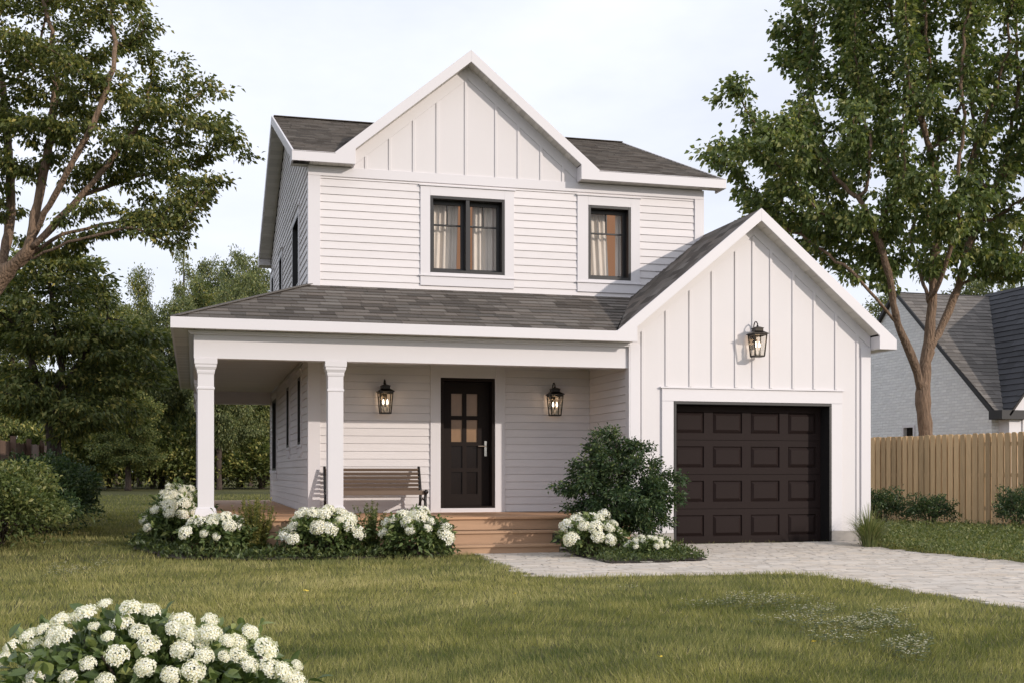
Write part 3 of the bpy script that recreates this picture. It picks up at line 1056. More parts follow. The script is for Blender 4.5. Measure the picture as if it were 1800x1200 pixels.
# garage door: jambs, four panelled sections
mb = HB()
for (a, b, c, d) in ((7.0855, 7.125, -.02, 2.15), (9.726, 9.7655, -.02, 2.15), (7.0855, 9.7655, 2.15, 2.1895)):
    mb.box(a, b, YG - .04, YG + .30, c, d)
gd = mb.build("garage_door_frame", M['black'], house, .003)
door = empty("garage_door", (0, 0, 0)); door.parent = house
yd = YG + .235
dx0, dx1 = 7.127, 9.724
sh = 2.148 / 4
for r_ in range(4):
    z0 = .002 + r_ * sh; z1 = z0 + sh - .006
    mb = HB()
    pw = (dx1 - dx0) / 4
    hs = []
    for c_ in range(4):
        a = dx0 + c_ * pw + .075; hs.append((a, a + pw - .15, z0 + .105, z1 - .095))
    for (a, b, c, d) in holes_grid(dx0, dx1, z0, z1, hs):
        mb.poly([(a, yd, c), (b, yd, c), (b, yd, d), (a, yd, d)])
    for (a, b, c, d) in hs:
        dd = .022; e = .012; f = .055
        o4 = [(a, c), (b, c), (b, d), (a, d)]
        i4 = [(a + e, c + e), (b - e, c + e), (b - e, d - e), (a + e, d - e)]
        f4 = [(a + f, c + f), (b - f, c + f), (b - f, d - f), (a + f, d - f)]
        for k in range(4):
            k2 = (k + 1) % 4
            mb.poly([(o4[k][0], yd, o4[k][1]), (o4[k2][0], yd, o4[k2][1]), (i4[k2][0], yd + dd, i4[k2][1]), (i4[k][0], yd + dd, i4[k][1])])
            mb.poly([(i4[k][0], yd + dd, i4[k][1]), (i4[k2][0], yd + dd, i4[k2][1]), (f4[k2][0], yd - .003, f4[k2][1]), (f4[k][0], yd - .003, f4[k][1])])
        mb.poly([(p[0], yd - .003, p[1]) for p in f4])
    mb.poly([(dx0, yd, z1), (dx1, yd, z1), (dx1, yd + .03, z1 + .005), (dx0, yd + .03, z1 + .005)])
    mb.poly([(dx0, yd, z0), (dx1, yd, z0), (dx1, yd + .03, z0), (dx0, yd + .03, z0)])
    mb.poly([(dx0, yd + .03, z0 - .004), (dx1, yd + .03, z0 - .004), (dx1, yd + .03, z1 + .006), (dx0, yd + .03, z1 + .006)])
    mb.build("door_section", M['gdoor'], door)


# ---- windows
def window(mp_, u0, u1, z0, z1, double=False, curtains=(), deep=.20, cas=(.165, .165, .15, .05), apron=True, lit=True, plain=False):
    w = empty("window", (0, 0, 0)); w.parent = house
    fw = .045
    mb = HB()
    for (a, b, c, d) in ((u0, u0 + fw, z0, z1), (u1 - fw, u1, z0, z1), (u0 + fw, u1 - fw, z1 - fw, z1), (u0 + fw, u1 - fw, z0, z0 + fw)):
        mbox(mb, mp_, a, b, -.036, deep + .02, c, d)
    bays = [(u0 + fw, u1 - fw)]
    if double:
        mid = (u0 + u1) / 2
        mbox(mb, mp_, mid - .03, mid + .03, -.03, deep + .02, z0 + fw, z1 - fw)
        bays = [(u0 + fw, mid - .03), (mid + .03, u1 - fw)]
    mb.build("frame", M['black'], w, .003)
    for (a, b) in bays:
        mb = HB(); sw = .05; d0, d1 = deep - .07, deep - .02
        lo, hi = z0 + fw, z1 - fw
        for (e, f, g_, h) in ((a, a + sw, lo, hi), (b - sw, b, lo, hi), (a + sw, b - sw, hi - sw - .01, hi), (a + sw, b - sw, lo, lo + sw)):
            mbox(mb, mp_, e, f, d0, d1, g_, h)
        if not plain:
            zm = lo + (hi - lo) * .66
            mbox(mb, mp_, a + sw, b - sw, d0 + .005, d1 - .005, zm - .013, zm + .013)
            um = (a + b) / 2
            mbox(mb, mp_, um - .012, um + .012, d0 + .005, d1 - .005, zm + .013, hi - sw - .01)
        mb.build("sash", M['black'], w, .003)
        mb = HB(); dg = (d0 + d1) / 2
        mb.poly([mp_(a + sw, dg, lo + sw), mp_(b - sw, dg, lo + sw), mp_(b - sw, dg, hi - sw), mp_(a + sw, dg, hi - sw)])
        mb.build("pane", M['glass'] if not plain else M['dpane'], w)
    for (a, b, lean) in curtains:
        mb = HB(); n = max(10, int((b - a) / .012)); dc = deep + .10
        ph = random.random() * 6
        f = lambda u: dc + .022 * math.sin(u * 62 + ph) + .014 * math.sin(u * 31 + ph * 2)
        zs_ = [z0 - .1, (z0 + z1) / 2, z1 + .05]
        for i in range(n):
            ua, ub = a + (b - a) * i / n, a + (b - a) * (i + 1) / n
            for zq, (za, zb) in enumerate(zip(zs_[:-1], zs_[1:])):
                mb.poly([mp_(ua + lean * (za - z1), f(ua), za), mp_(ub + lean * (za - z1), f(ub), za), mp_(ub + lean * (zb - z1), f(ub), zb), mp_(ua + lean * (zb - z1), f(ua), zb)])
        mb.build("curtain", M['curtain'], w, smooth=True)
    # the bit of room behind the glass
    mb = HB()
    A, B, Z0, Z1, D0, D1 = u0 - .3, u1 + .3, z0 - .3, z1 + .25, deep + .03, deep + 1.3
    q = lambda *p: mb.poly([mp_(*r) for r in p])
    q((A, D1, Z0), (B, D1, Z0), (B, D1, Z1), (A, D1, Z1))
    q((A, D0, Z0), (A, D1, Z0), (A, D1, Z1), (A, D0, Z1)); q((B, D0, Z0), (B, D1, Z0), (B, D1, Z1), (B, D0, Z1))
    q((A, D0, Z0), (B, D0, Z0), (B, D1, Z0), (A, D1, Z0)); q((A, D0, Z1), (B, D0, Z1), (B, D1, Z1), (A, D1, Z1))
    mb.build("interior", M['room'] if lit else M['dark'], w)
    # casing
    mb = HB()
    l_, r__, t_, b_ = cas
    d0 = -.036
    mbox(mb, mp_, u0 - l_, u0 - .001, d0, -.001, z0 - b_, z1 + t_); mbox(mb, mp_, u1 + .001, u1 + r__, d0, -.001, z0 - b_, z1 + t_)
    mbox(mb, mp_, u0 - .001, u1 + .001, d0, -.001, z1 + .001, z1 + t_); mbox(mb, mp_, u0 - .001, u1 + .001, d0, -.001, z0 - b_, z0 - .001)
    if apron:
        mbox(mb, mp_, u0 - l_, u1 + r__, d0 - .002, -.001, z0 - b_ - .17, z0 - b_ - .022)
        mbox(mb, mp_, u0 - l_ - .02, u1 + r__ + .02, d0 - .022, -.001, z0 - b_ - .02, z0 - b_ - .001)
        mbox(mb, mp_, u0 - l_ - .02, u1 + r__ + .02, d0 - .022, -.001, z1 + t_ + .001, z1 + t_ + .022)
    mb.build("casing", M['trim'], w, .003)
    return w


window(mapf, 3.67, 4.905, wz0, wz1, True, ((3.70, 4.20, .03), (4.44, 4.88, 0)), cas=(.16, .16, .15, .045))
window(mapf, 6.342, 7.093, wz0, wz1, False, ((6.36, 6.76, -.05), (6.94, 7.09, 0)), cas=(.19, .165, .15, .045))
for (a, b, c, d) in op_left:
    window(mapl, a, b, c, d, False, (), .16, (.09, .09, .10, .04), apron=True, lit=False, plain=True)

# ---- front door
fd = empty("front_door", (0, 0, 0)); fd.parent = house
a0, a1, b0, b1 = 3.841, 4.741, .53, 2.63
mb = HB()
for (a, b, c, d) in ((a0, a0 + .05, b0, b1), (a1 - .05, a1, b0, b1), (a0 + .05, a1 - .05, b1 - .05, b1), (a0 + .05, a1 - .05, b0, b0 + .03)):
    mbox(mb, mapf, a, b, -.028, .22, c, d)
mb.build("frame", M['fdoor'], fd, .004)
mb = HB()
L0, L1, Z0, Z1 = a0 + .052, a1 - .052, b0 + .032, b1 - .052
cw = .185; cxm = (L0 + L1) / 2 - .02
cols = [(cxm - .035 - cw, cxm - .035), (cxm + .035, cxm + .035 + cw)]
pxh = [(Z0 + .19 + i * .425, Z0 + .19 + i * .425 + .36) for i in range(4)]
hs = [(c[0], c[1], z[0], z[1]) for c in cols for z in pxh]
DY = YW + .14
for (a, b, c, d) in holes_grid(L0, L1, Z0, Z1, hs):
    mb.box(a, b, DY, DY + .045, c, d)
mb.build("leaf", M['fdoor'], fd)
for c in cols:
    for i, z in enumerate(pxh):
        mb = HB()
        mb.poly([(c[0], DY + .025, z[0]), (c[1], DY + .025, z[0]), (c[1], DY + .025, z[1]), (c[0], DY + .025, z[1])])
        o = mb.build("pane", M['amber'] if i >= 2 else M['dpane'], fd)
mb = HB()
mb.box(L1 - .085, L1 - .045, DY - .012, DY + .002, 1.37, 1.62)
mb.tube([(L1 - .065, DY - .01, 1.535), (L1 - .065, DY - .055, 1.535)], .010, 8)
mb.tube([(L1 - .062, DY - .055, 1.535), (L1 - .20, DY - .055, 1.535)], .010, 8)
mb.build("handle", M['steel'], fd, .002)
mb = HB()
mbox(mb, mapf, a0 - .168, a0 - .001, -.040, -.001, DK, 2.955); mbox(mb, mapf, a1 + .001, a1 + .17, -.040, -.001, DK, 2.955)
mbox(mb, mapf, a0 - .001, a1 + .001, -.040, -.001, b1 + .001, 2.955); mbox(mb, mapf, a0 - .001, a1 + .001, -.042, .2, DK, b0 - .001)
mb.build("casing", M['trim'], fd, .004)


# ------------------------------------------------------------------ wall lanterns
def make_lantern(loc, label):
    o = empty("wall_lantern", loc, label, "wall lantern", "black wall lanterns on the house")
    cy = -.17
    mb = MB(); mb.box(-.05, .05, -.018, 0, -.02, .20)
    mb.box(-.012, .012, cy + .03, -.018, .10, .125)
    mb.build("backplate", M['bronze'], o, .004)
    mb = MB()
    mb.tube([(0, -.02, .13), (0, -.035, .30), (0, -.05, .36), (0, -.085, .40), (0, -.13, .395), (0, cy, .36), (0, cy, .315)], .009, 8)
    mb.tube([(0, cy, .345), (0, cy, .325), (0, cy, .31)], [.006, .018, .010], 8)
    mb.build("hook", M['bronze'], o, smooth=True)
    mb = MB()
    mb.square_lathe(0, cy, [(.128, .195), (.128, .207), (.068, .245), (.066, .247), (.066, .285), (.074, .287), (.074, .295), (.02, .318), (.001, .320)])
    mb.build("lantern_roof", M['bronze'], o)
    mb = MB(); ht, hb, zt, zb = .105, .078, .195, -.135
    for (sx, sy) in ((-1, -1), (1, -1), (1, 1), (-1, 1)):
        mb.bar((sx * hb, cy + sy * hb, zb), (sx * ht, cy + sy * ht, zt), .016, .016, (1, 0, .01))
    for (h, z) in ((ht - .004, zt - .012), (hb, zb)):
        for k in range(4):
            p = [(-h, -h), (h, -h), (h, h), (-h, h)]
            a, b = p[k], p[(k + 1) % 4]
            mb.bar((a[0], cy + a[1], z), (b[0], cy + b[1], z), .017, .02)
    mb.box(-hb, hb, cy - hb, cy + hb, zb - .014, zb - .004)
    mb.build("cage", M['bronze'], o)
    mb = MB()
    for k in range(4):
        p = [(-1, -1), (1, -1), (1, 1), (-1, 1)]
        a, b = p[k], p[(k + 1) % 4]
        i = .99
        mb.poly([(a[0] * hb * i, cy + a[1] * hb * i, zb), (b[0] * hb * i, cy + b[1] * hb * i, zb), (b[0] * ht * i, cy + b[1] * ht * i, zt), (a[0] * ht * i, cy + a[1] * ht * i, zt)])
    mb.build("lantern_glass", M['lglass'], o)
    mb = MB()
    for x in (-.032, .032): mb.tube([(x, cy, -.10), (x, cy, .0)], .012, 8)
    mb.tube([(-.032, cy, -.105), (.032, cy, -.105)], .01, 6); mb.tube([(0, cy, zb), (0, cy, -.10)], .012, 6)
    mb.build("candle", M['candle'], o, smooth=True)
    for x in (-.032, .032):
        mb = MB(); mb.tube([(x, cy, .0), (x, cy, .02), (x, cy, .05), (x, cy, .085)], [.008, .017, .015, .003], 8)
        mb.build("bulb", M['bulb'], o, smooth=True)
    lp_ = bpy.data.lights.new("lantern_light", 'POINT'); lp_.energy = .9; lp_.shadow_soft_size = .05; lp_.color = (1.0, .66, .38)
    lo_ = bpy.data.objects.new("lantern_light", lp_); lo_.location = (0, cy, .12); COL.objects.link(lo_); lo_.parent = o
    return o


lan = make_lantern((8.415, YG - .001, 3.03), "black wall lantern high on the garage gable above the brown garage door")
for loc, lab in (((2.92, YW - .018, 2.175), "black wall lantern on the porch wall above the wooden bench"),
                 ((5.715, YW - .018, 2.175), "black wall lantern on the porch wall between the front door and the garage")):
    c = copy_tree(lan); c.location = loc; c["label"] = lab

# ------------------------------------------------------------------ bench
bx0, bx1 = 1.96, 3.47
bench = empty("bench", ((bx0 + bx1) / 2, 18.55, DK), "brown slatted wooden bench with black iron ends on the porch", "bench")
hw = (bx1 - bx0) / 2
mb = MB()
for i in range(6):
    t = i / 5
    z = .385 + .30 * t; y = .10 + .11 * t
    mb.bar((-hw + .02, y, z), (hw - .02, y, z), .022, .043, (0, -.3, 1), random.random())
mb.build("backrest", M['bench'], bench, .004)
mb = MB()
for i in range(6):
    y = -.34 + i * .075
    mb.bar((-hw + .02, y, .355 - .006 * i), (hw - .02, y, .355 - .006 * i), .066, .026, (0, 0, 1), random.random())
mb.bar((-hw + .02, -.385, .335), (hw - .02, -.385, .335), .026, .07, (0, 0, 1), random.random())
mb.build("seat", M['bench'], bench, .004)
for sx in (-1, 1):
    mb = MB(); x = sx * (hw - .01)
    mb.tube([(x, .235, .735), (x, .17, .57), (x, .10, .38), (x, .06, .30)], [.022, .024, .026, .026], 8)
    mb.tube([(x, .10, .33), (x, -.1, .315), (x, -.36, .335), (x, -.41, .345)], [.024, .022, .026, .034], 8)
    mb.tube([(x, -.44, .345), (x, -.40, .345)], [.03, .038], 10)
    mb.tube([(x, -.36, .32), (x, -.33, .2), (x, -.37, .03), (x, -.39, 0)], [.024, .022, .026, .032], 8)
    mb.tube([(x, .06, .31), (x, .10, .18), (x, .17, .03), (x, .19, 0)], [.024, .022, .026, .032], 8)
    mb.tube([(x, -.335, .19), (x, -.13, .24), (x, .09, .19)], .013, 6)
    mb.build("bench_end", M['iron'], bench, smooth=True)

# ------------------------------------------------------------------ fences
fr = empty("wooden_fence", (15.9, 22.5, 0), "tall tan board fence with close vertical boards behind the shrubs on the right", "fence")
mb = MB((15.9, 22.5, 0)); rail = MB((15.9, 22.5, 0)); pst = MB((15.9, 22.5, 0))
A, B = Vector((18.9, 9.0)), Vector((13.9, 31.9))
dv = (B - A).normalized(); nv = Vector((-dv.y, dv.x))       # nv points to our side (-x)
Lf = (B - A).length
for row_, off_ in ((0, 0.0), (1, -.12)):
    s = 0 if row_ == 0 else .075
    while s < Lf:
        w = random.uniform(.125, .138)
        p = A + dv * s; gzb = float(gz(p.x, p.y))
        q = p + nv * off_
        h = 1.93 + random.uniform(-.012, .012)
        c0, c1 = q, q + dv * w
        pts = [(c0.x, c0.y, gzb + .02), (c1.x, c1.y, gzb + .02), (c1.x, c1.y, h + gzb - .025), ((c1 - dv * .025).x, (c1 - dv * .025).y, h + gzb), ((c0 + dv * .025).x, (c0 + dv * .025).y, h + gzb), (c0.x, c0.y, h + gzb - .025)]
        mb.prism(pts, (nv.x * .018, nv.y * .018, 0), random.random())
        s += .166
s = 0
while s < Lf:
    p = A + dv * s - nv * .14; pst = MB((15.9, 22.5, 0)); pst.box(p.x - .045, p.x + .045, p.y - .045, p.y + .045, float(gz(p.x, p.y)) - .2, float(gz(p.x, p.y)) + 1.85); pst.build("post", M['fencewood'], fr); s += 2.4
for hz in (.35, 1.05, 1.70):
    for i in range(10):
        p = A + dv * (Lf * i / 10) - nv * .022; q = A + dv * (Lf * (i + 1) / 10) - nv * .022
        rail.bar((p.x, p.y, float(gz(p.x, p.y)) + hz), (q.x, q.y, float(gz(q.x, q.y)) + hz), .035, .08)
mb.build("fence_boards", M['fencewood'], fr, .003); rail.build("rail", M['fencewood'], fr)

fl = empty("wooden_fence", (-3.6, 24, 0), "weathered dark brown board fence behind the hedge on the left", "fence")
mb = MB((-3.6, 24, 0)); pst = MB((-3.6, 24, 0))
y = 14.0; k = 0
while y < 33:
    zz = float(gz(-3.6, y)); mb.box(-3.61, -3.59, y, y + .135, zz + .03, zz + 1.72 + random.uniform(-.02, .02), random.random()); y += .142; k += 1
for y in np.arange(14, 33.1, 2.4):
    zz = float(gz(-3.6, y)); pst = MB((-3.6, 24, 0)); pst.box(-3.58, -3.48, y - .05, y + .05, zz - .1, zz + 1.84); pst.build("post", M['oldfence'], fl)
mb.build("fence_boards", M['oldfence'], fl)

# ------------------------------------------------------------------ neighbour's house
XN = 19.0
no = (20.5, 29, 0)
nb = empty("house", no, "neighbouring house with white painted brick gable and dark grey roof behind the fence", "house")


def NB(): return MB(no)


ne, nr, yr_, yf_ = 2.72, 6.12, 29.55, 25.35
nsl = (nr - ne) / (yr_ - yf_)
mb = NB()
win = [(28.75, 29.2, 1.55, 2.34)]
for (a, b, c, d) in holes_grid(yf_ + .1, 33.6, -.1, ne, win):
    mb.poly([(XN, a, c), (XN, b, c), (XN, b, d), (XN, a, d)])
mb.poly([(XN, yf_ + .1, ne), (XN, 33.6, ne), (XN, yr_, nr - .08)])
mb.poly([(XN, yf_ + .1, 0), (XN + 12, yf_ + .1, 0), (XN + 12, yf_ + .1, ne), (XN, yf_ + .1, ne)])
mb.build("wall", M['brick'], nb)
mb = NB()
roof_plane(mb, (XN - .08, yf_ - .12, ne - .1), (1, 0, 0), (0, 1), nsl, [(0, 0), (12, 0), (12, 4.33), (0, 4.33)], row=.17, wmin=.2, wmax=.45, thick=.012)
roof_plane(mb, (XN - .08, 33.85, ne - .1), (1, 0, 0), (0, -1), nsl, [(0, 0), (12, 0), (12, 4.33), (0, 4.33)], row=.4, wmin=.6, wmax=.9, thick=.02)
mb.build("roof", [M['slate'], M['slab']], nb)
mb = NB()
mb.prism([(XN - .1, yf_ - .12, ne - .13), (XN - .1, yr_, nr + .06), (XN - .1, 33.85, ne - .13), (XN - .1, 33.6, ne - .13), (XN - .1, yr_, nr - .05), (XN - .1, yf_ + .06, ne - .13)], (.05, 0, 0))
mb.box(XN - .12, XN + .6, yf_ - .45, yf_ + .05, ne - .32, ne - .10)
mb.build("rake_trim", M['darktrim'], nb, .003)
w = empty("window", (0, 0, 0)); w.parent = nb
mb = NB(); a, b, c, d = win[0]
for (e, f, g_, h) in ((a - .07, a, c - .07, d + .07), (b, b + .07, c - .07, d + .07), (a, b, d, d + .07), (a, b, c - .07, c)):
    mb.box(XN - .03, XN + .1, e, f, g_, h)
mb.build("frame", M['trim'], w)
mb = NB(); mb.poly([(XN + .08, a, c), (XN + .08, b, c), (XN + .08, b, d), (XN + .08, a, d)]); mb.build("pane", M['dpane'], w)
# front cross gable
yc, xc0, csl, cw_ = 24.9, 19.15, 1.25, 2.9
ce = 2.55
mb = NB()
nwin = [(19.62, 21.0, 1.3, 2.38)]
for (a, b, c, d) in holes_grid(xc0 + .05, xc0 + 2 * cw_ - .05, -.1, ce, nwin):
    mb.poly([(a, yc + .15, c), (b, yc + .15, c), (b, yc + .15, d), (a, yc + .15, d)])
mb.poly([(xc0 + .05, yc + .15, ce), (xc0 + 2 * cw_ - .05, yc + .15, ce), (xc0 + cw_, yc + .15, ce + csl * cw_ - .06)])
mb.poly([(xc0 + .05, yc + .15, -.1), (xc0 + .05, yf_ + .1, -.1), (xc0 + .05, yf_ + .1, ce), (xc0 + .05, yc + .15, ce)])
mb.build("front_wall", M['trim'], nb)
mb = NB()
vr = lambda run: max(.3, (ce + csl * run - (ne - .1)) / nsl + (yf_ - .12) - yc)
roof_plane(mb, (xc0 - .06, yc, ce - .04), (0, 1, 0), (1, 0), csl, [(0, 0), (vr(0) + .1, 0), (vr(cw_) + .2, cw_ + .06), (0, cw_ + .06)], row=.2, wmin=.25, wmax=.6, thick=.02)
roof_plane(mb, (xc0 + 2 * cw_ + .06, yc, ce - .04), (0, 1, 0), (-1, 0), csl, [(0, 0), (vr(0) + .1, 0), (vr(cw_) + .2, cw_ + .06), (0, cw_ + .06)], row=.3, wmin=.4, wmax=.7, thick=.02)
mb.build("gable_roof", [M['slate_shaded'], M['slab']], nb)
w = empty("window", (0, 0, 0)); w.parent = nb
mb = NB(); a, b, c, d = nwin[0]
for (e, f, g_, h) in ((a - .06, a + .02, c, d + .06), (b - .02, b + .06, c, d + .06), (a, b, d, d + .06), (a, b, c - .06, c)):
    mb.box(e, f, yc + .12, yc + .22, g_, h)
mb.build("frame", M['trim'], w)
mb = NB(); mb.poly([(a, yc + .2, c), (b, yc + .2, c), (b, yc + .2, d), (a, yc + .2, d)]); mb.build("pane", M['dpane'], w)


# ------------------------------------------------------------------ trees
def loc(v, o): return (v[0] - o[0], v[1] - o[1], v[2] - o[2])


# right tree, behind the fence
D = 28.0
b = at(1627, 900, D); o = (b.x, b.y, float(gz(b.x, b.y)))
rt = empty("tree", o, "large leafy maple with forked brown trunk behind the tan fence", "tree")
T = lambda px, py, dd=0: loc(at(px, py, D + dd), o)
seeds = [[(0, 0, -.1), T(1627, 760), T(1622, 690), T(1632, 600, .2), T(1640, 520, .2), T(1645, 440, .3), T(1652, 360, .5)],
         [T(1622, 690), T(1600, 620, -.3), T(1578, 570, -.6), T(1540, 525, -1.0), T(1495, 475, -1.2)],
         [T(1590, 600, -.4), T(1572, 545, .3), T(1560, 490, .6), T(1540, 430, .8)],
         [T(1630, 620), T(1655, 575, .6), T(1685, 505, 1.0), T(1740, 470, 1.4), T(1790, 455, 1.6)],
         [T(1637, 540), T(1620, 490, 1.0), T(1600, 420, 1.6)],
         [T(1638, 530), T(1662, 465, -.6), T(1688, 390, -1)], [T(1578, 570, -.6), T(1562, 480, -1), T(1535, 390, -1.4)], [T(1685, 505, 1.0), T(1700, 440, .6), T(1730, 370, .6)]]
def eb(px, py, dd, rx, rz, ry=None):
    c = T(px, py, dd); return (c[0], c[1], c[2], rx * D / F, (ry or rx) * D / F, rz * D / F)
blobs = [eb(1600, 190, 0, 190, 130), eb(1290, 140, -.6, 45, 18), eb(1265, 180, 0, 40, 26), eb(1245, 268, -.3, 40, 16), eb(1400, 110, .5, 60, 35), eb(1390, 30, .2, 50, 40), eb(1560, 455, -.5, 60, 26), eb(1500, 430, -.8, 80, 30), eb(1690, 472, .6, 80, 32), eb(1560, 490, -.8, 40, 16), eb(1425, 405, -.3, 80, 34), eb(1495, 462, -.6, 60, 24), eb(1750, 495, .8, 50, 16), eb(1775, 460, .5, 70, 45), eb(1610, 405, -1.2, 80, 40), eb(1420, 330, -.4, 90, 40), eb(1440, 260, -.5, 160, 85), eb(1330, 270, -1, 110, 75, 140), eb(1480, 60, .5, 130, 120), eb(1720, 120, 0, 170, 160),
         eb(1760, 330, .5, 130, 110), eb(1480, 390, -.5, 150, 60), eb(1620, -60, 0, 230, 120), eb(1380, 380, 0, 110, 55), eb(1640, 340, -1.5, 120, 80), eb(1850, 200, 0, 150, 160), eb(1690, 420, 1.5, 130, 45)]
make_tree("maple", seeds, blobs, 2600, .22, .46, .011, .175, M['leaf_maple'], M['bark'], 70000, .128, .120, rt, flat=.6, wid=.75)

# left tree: trunk outside the frame, limbs fanning to the right
D = 21.5
b = at(-130, 880, D); o = (b.x, b.y, float(gz(b.x, b.y)))
lt = empty("tree", o, "big spreading tree whose limbs fan out over the sky at upper left", "tree")
seeds = [[(0, 0, -.1), T(-115, 700), T(-70, 570), T(0, 488), T(50, 440, -.3), T(95, 400, -.5), T(170, 350, -.8)],
         [T(20, 470), T(110, 412, .5), T(210, 390, .8), T(300, 385, .9)],
         [T(50, 440, -.3), T(70, 340, -.2), T(90, 240), T(100, 130, .2)],
         [T(95, 400, -.5), T(190, 290, -.4), T(260, 200, -.3)],
         [T(20, 470), T(120, 425, -.6), T(230, 400, -.9), T(310, 430, -1)],
         [T(50, 440), T(140, 345, .5), T(240, 310, .9), T(340, 290, 1)],
         [T(40, 450), T(120, 300, -.8), T(165, 215, -1), T(200, 120, -1)],
         [T(0, 488), T(20, 380, .8), T(15, 270, 1.0), T(5, 150, 1.2)],
         [T(-70, 570), T(-110, 420, .4), T(-160, 250, .6)]]
blobs = []
for (x, y, rx_, rz_, dd) in [(-120, -60, 110, 40, 0), (40, -70, 120, 40, .5), (170, -60, 90, 30, -.5), (-60, 20, 110, 30, 0), (80, 10, 90, 28, .8), (190, 20, 80, 26, -.6), (255, 30, 45, 22, .2), (255, 85, 60, 20, 0),
        (20, 80, 100, 26, -1), (130, 90, 90, 24, .6), (-80, 120, 110, 30, 0), (60, 150, 90, 24, .2), (160, 150, 80, 22, -.8), (250, 160, 60, 20, .5), (345, 140, 42, 22, 0), (375, 185, 48, 18, .3), (300, 205, 80, 20, -.4),
        (190, 215, 80, 20, .8), (90, 220, 90, 22, -.6), (0, 210, 90, 24, .6), (-100, 240, 90, 28, 0), (400, 235, 45, 18, -.2), (330, 260, 80, 20, .6), (230, 270, 80, 18, -.5), (130, 285, 80, 18, .4), (30, 290, 80, 22, 0),
        (420, 285, 42, 14, .2), (360, 310, 70, 16, -.5), (270, 325, 70, 14, .4), (340, 350, 60, 13, .2), (250, 372, 60, 12, -.4), (190, 410, 60, 13, .6), (265, 422, 40, 11, .9), (110, 440, 60, 16, .8), (-60, 330, 80, 24, .5), (20, 370, 50, 18, 1)]:
    blobs.append(eb(x, y, dd, rx_, rz_, rx_ * 1.1))
make_tree("spreading_tree", seeds, blobs, 2600, .19, .36, .008, .19, M['leaf_left'], M['bark'], 52000, .090, .105, lt, flat=.4, wid=.62)

# dark layered tree behind the hedge
D = 27.0
b = at(97, 860, D); o = (b.x, b.y, float(gz(b.x, b.y)))
dt = empty("tree", o, "dark layered tree with a forked trunk behind the old brown fence", "tree")
seeds = [[(0, 0, -.1), T(95, 800), T(92, 740), T(110, 660, .2), T(95, 560), T(85, 470)],
         [T(92, 740), T(70, 690, -.3), T(50, 610, -.3), T(30, 530)], [T(105, 690), T(150, 620, .4), T(190, 560, .6)]]
blobs = [eb(90, 480, 0, 110, 55), eb(40, 570, -.3, 130, 60), eb(160, 600, 0, 120, 50), eb(220, 660, .2, 90, 45), eb(30, 690, -.6, 120, 50), eb(140, 730, -.5, 110, 35), eb(250, 590, .4, 60, 35)]
make_tree("dark_tree", seeds, blobs, 1500, .18, .36, .009, .17, M['leaf_dark'], M['barkd'], 30000, .125, .17, dt, flat=.3, wid=.5)

# woodland: a few grown trees, then copies of different size and turn
def proto_tree(name, label, blobs, seeds, nattr, nleaf, size, lm, wid=.6, spread=.22, flat=.6):
    r = empty(name, (0, 0, 0), label, "tree", "trees of the wood behind the garden")
    make_tree(name, seeds, blobs, nattr, .3, .55, .014, .20, lm, M['barkd'], nleaf, size, spread, r, flat=flat, wid=wid)
    return r


pa = proto_tree("tree", "", [(0, 0, 6.6, 2.6, 2.6, 2.6), (1.3, .5, 5.2, 2, 2, 1.6), (-1.4, -.4, 5, 2, 2, 1.7), (.3, -1.2, 3.8, 2.2, 2, 1.5), (-.5, .6, 8.1, 2.0, 2.0, 1.7), (1.2, -.8, 7.2, 1.8, 1.8, 1.5)],
                [[(0, 0, -.2), (0, 0, 1.6), (.1, 0, 3.2), (0, .1, 5)], [(.0, 0, 1.8), (-.8, .2, 3.4)], [(.1, 0, 2.4), (.9, -.3, 3.8)]], 1100, 36000, .15, M['leaf_wood'])
pb = proto_tree("tree", "", [(0, 0, 4.5, 2.3, 2.3, 1.6), (.8, .4, 6.4, 1.6, 1.6, 1.2), (-.8, -.3, 6.9, 1.4, 1.4, 1.2), (.1, 0, 8.5, 1.0, 1.0, 1.2), (-.6, -.9, 3, 1.9, 1.9, 1.2), (1.2, -.6, 2.6, 1.6, 1.6, 1)],
                [[(0, 0, -.2), (0, 0, 2), (.15, 0, 4.5), (0, .1, 7)], [(0, 0, 1.2), (.7, -.2, 2.6)], [(0, 0, 1.5), (-.9, -.1, 3)]], 1000, 32000, .14, M['leaf_dark'])
pc = proto_tree("tree", "", [(0, 0, 8, .9, .9, 1.6), (.2, 0, 6, 1.3, 1.3, 1.2), (-.2, .1, 4.4, 1.2, 1.2, .9)],
                [[(0, 0, -.2), (0, 0, 3), (.1, .05, 6), (0, 0, 9.4)]], 320, 5200, .15, M['leaf_wood'], spread=.2)
used = {}
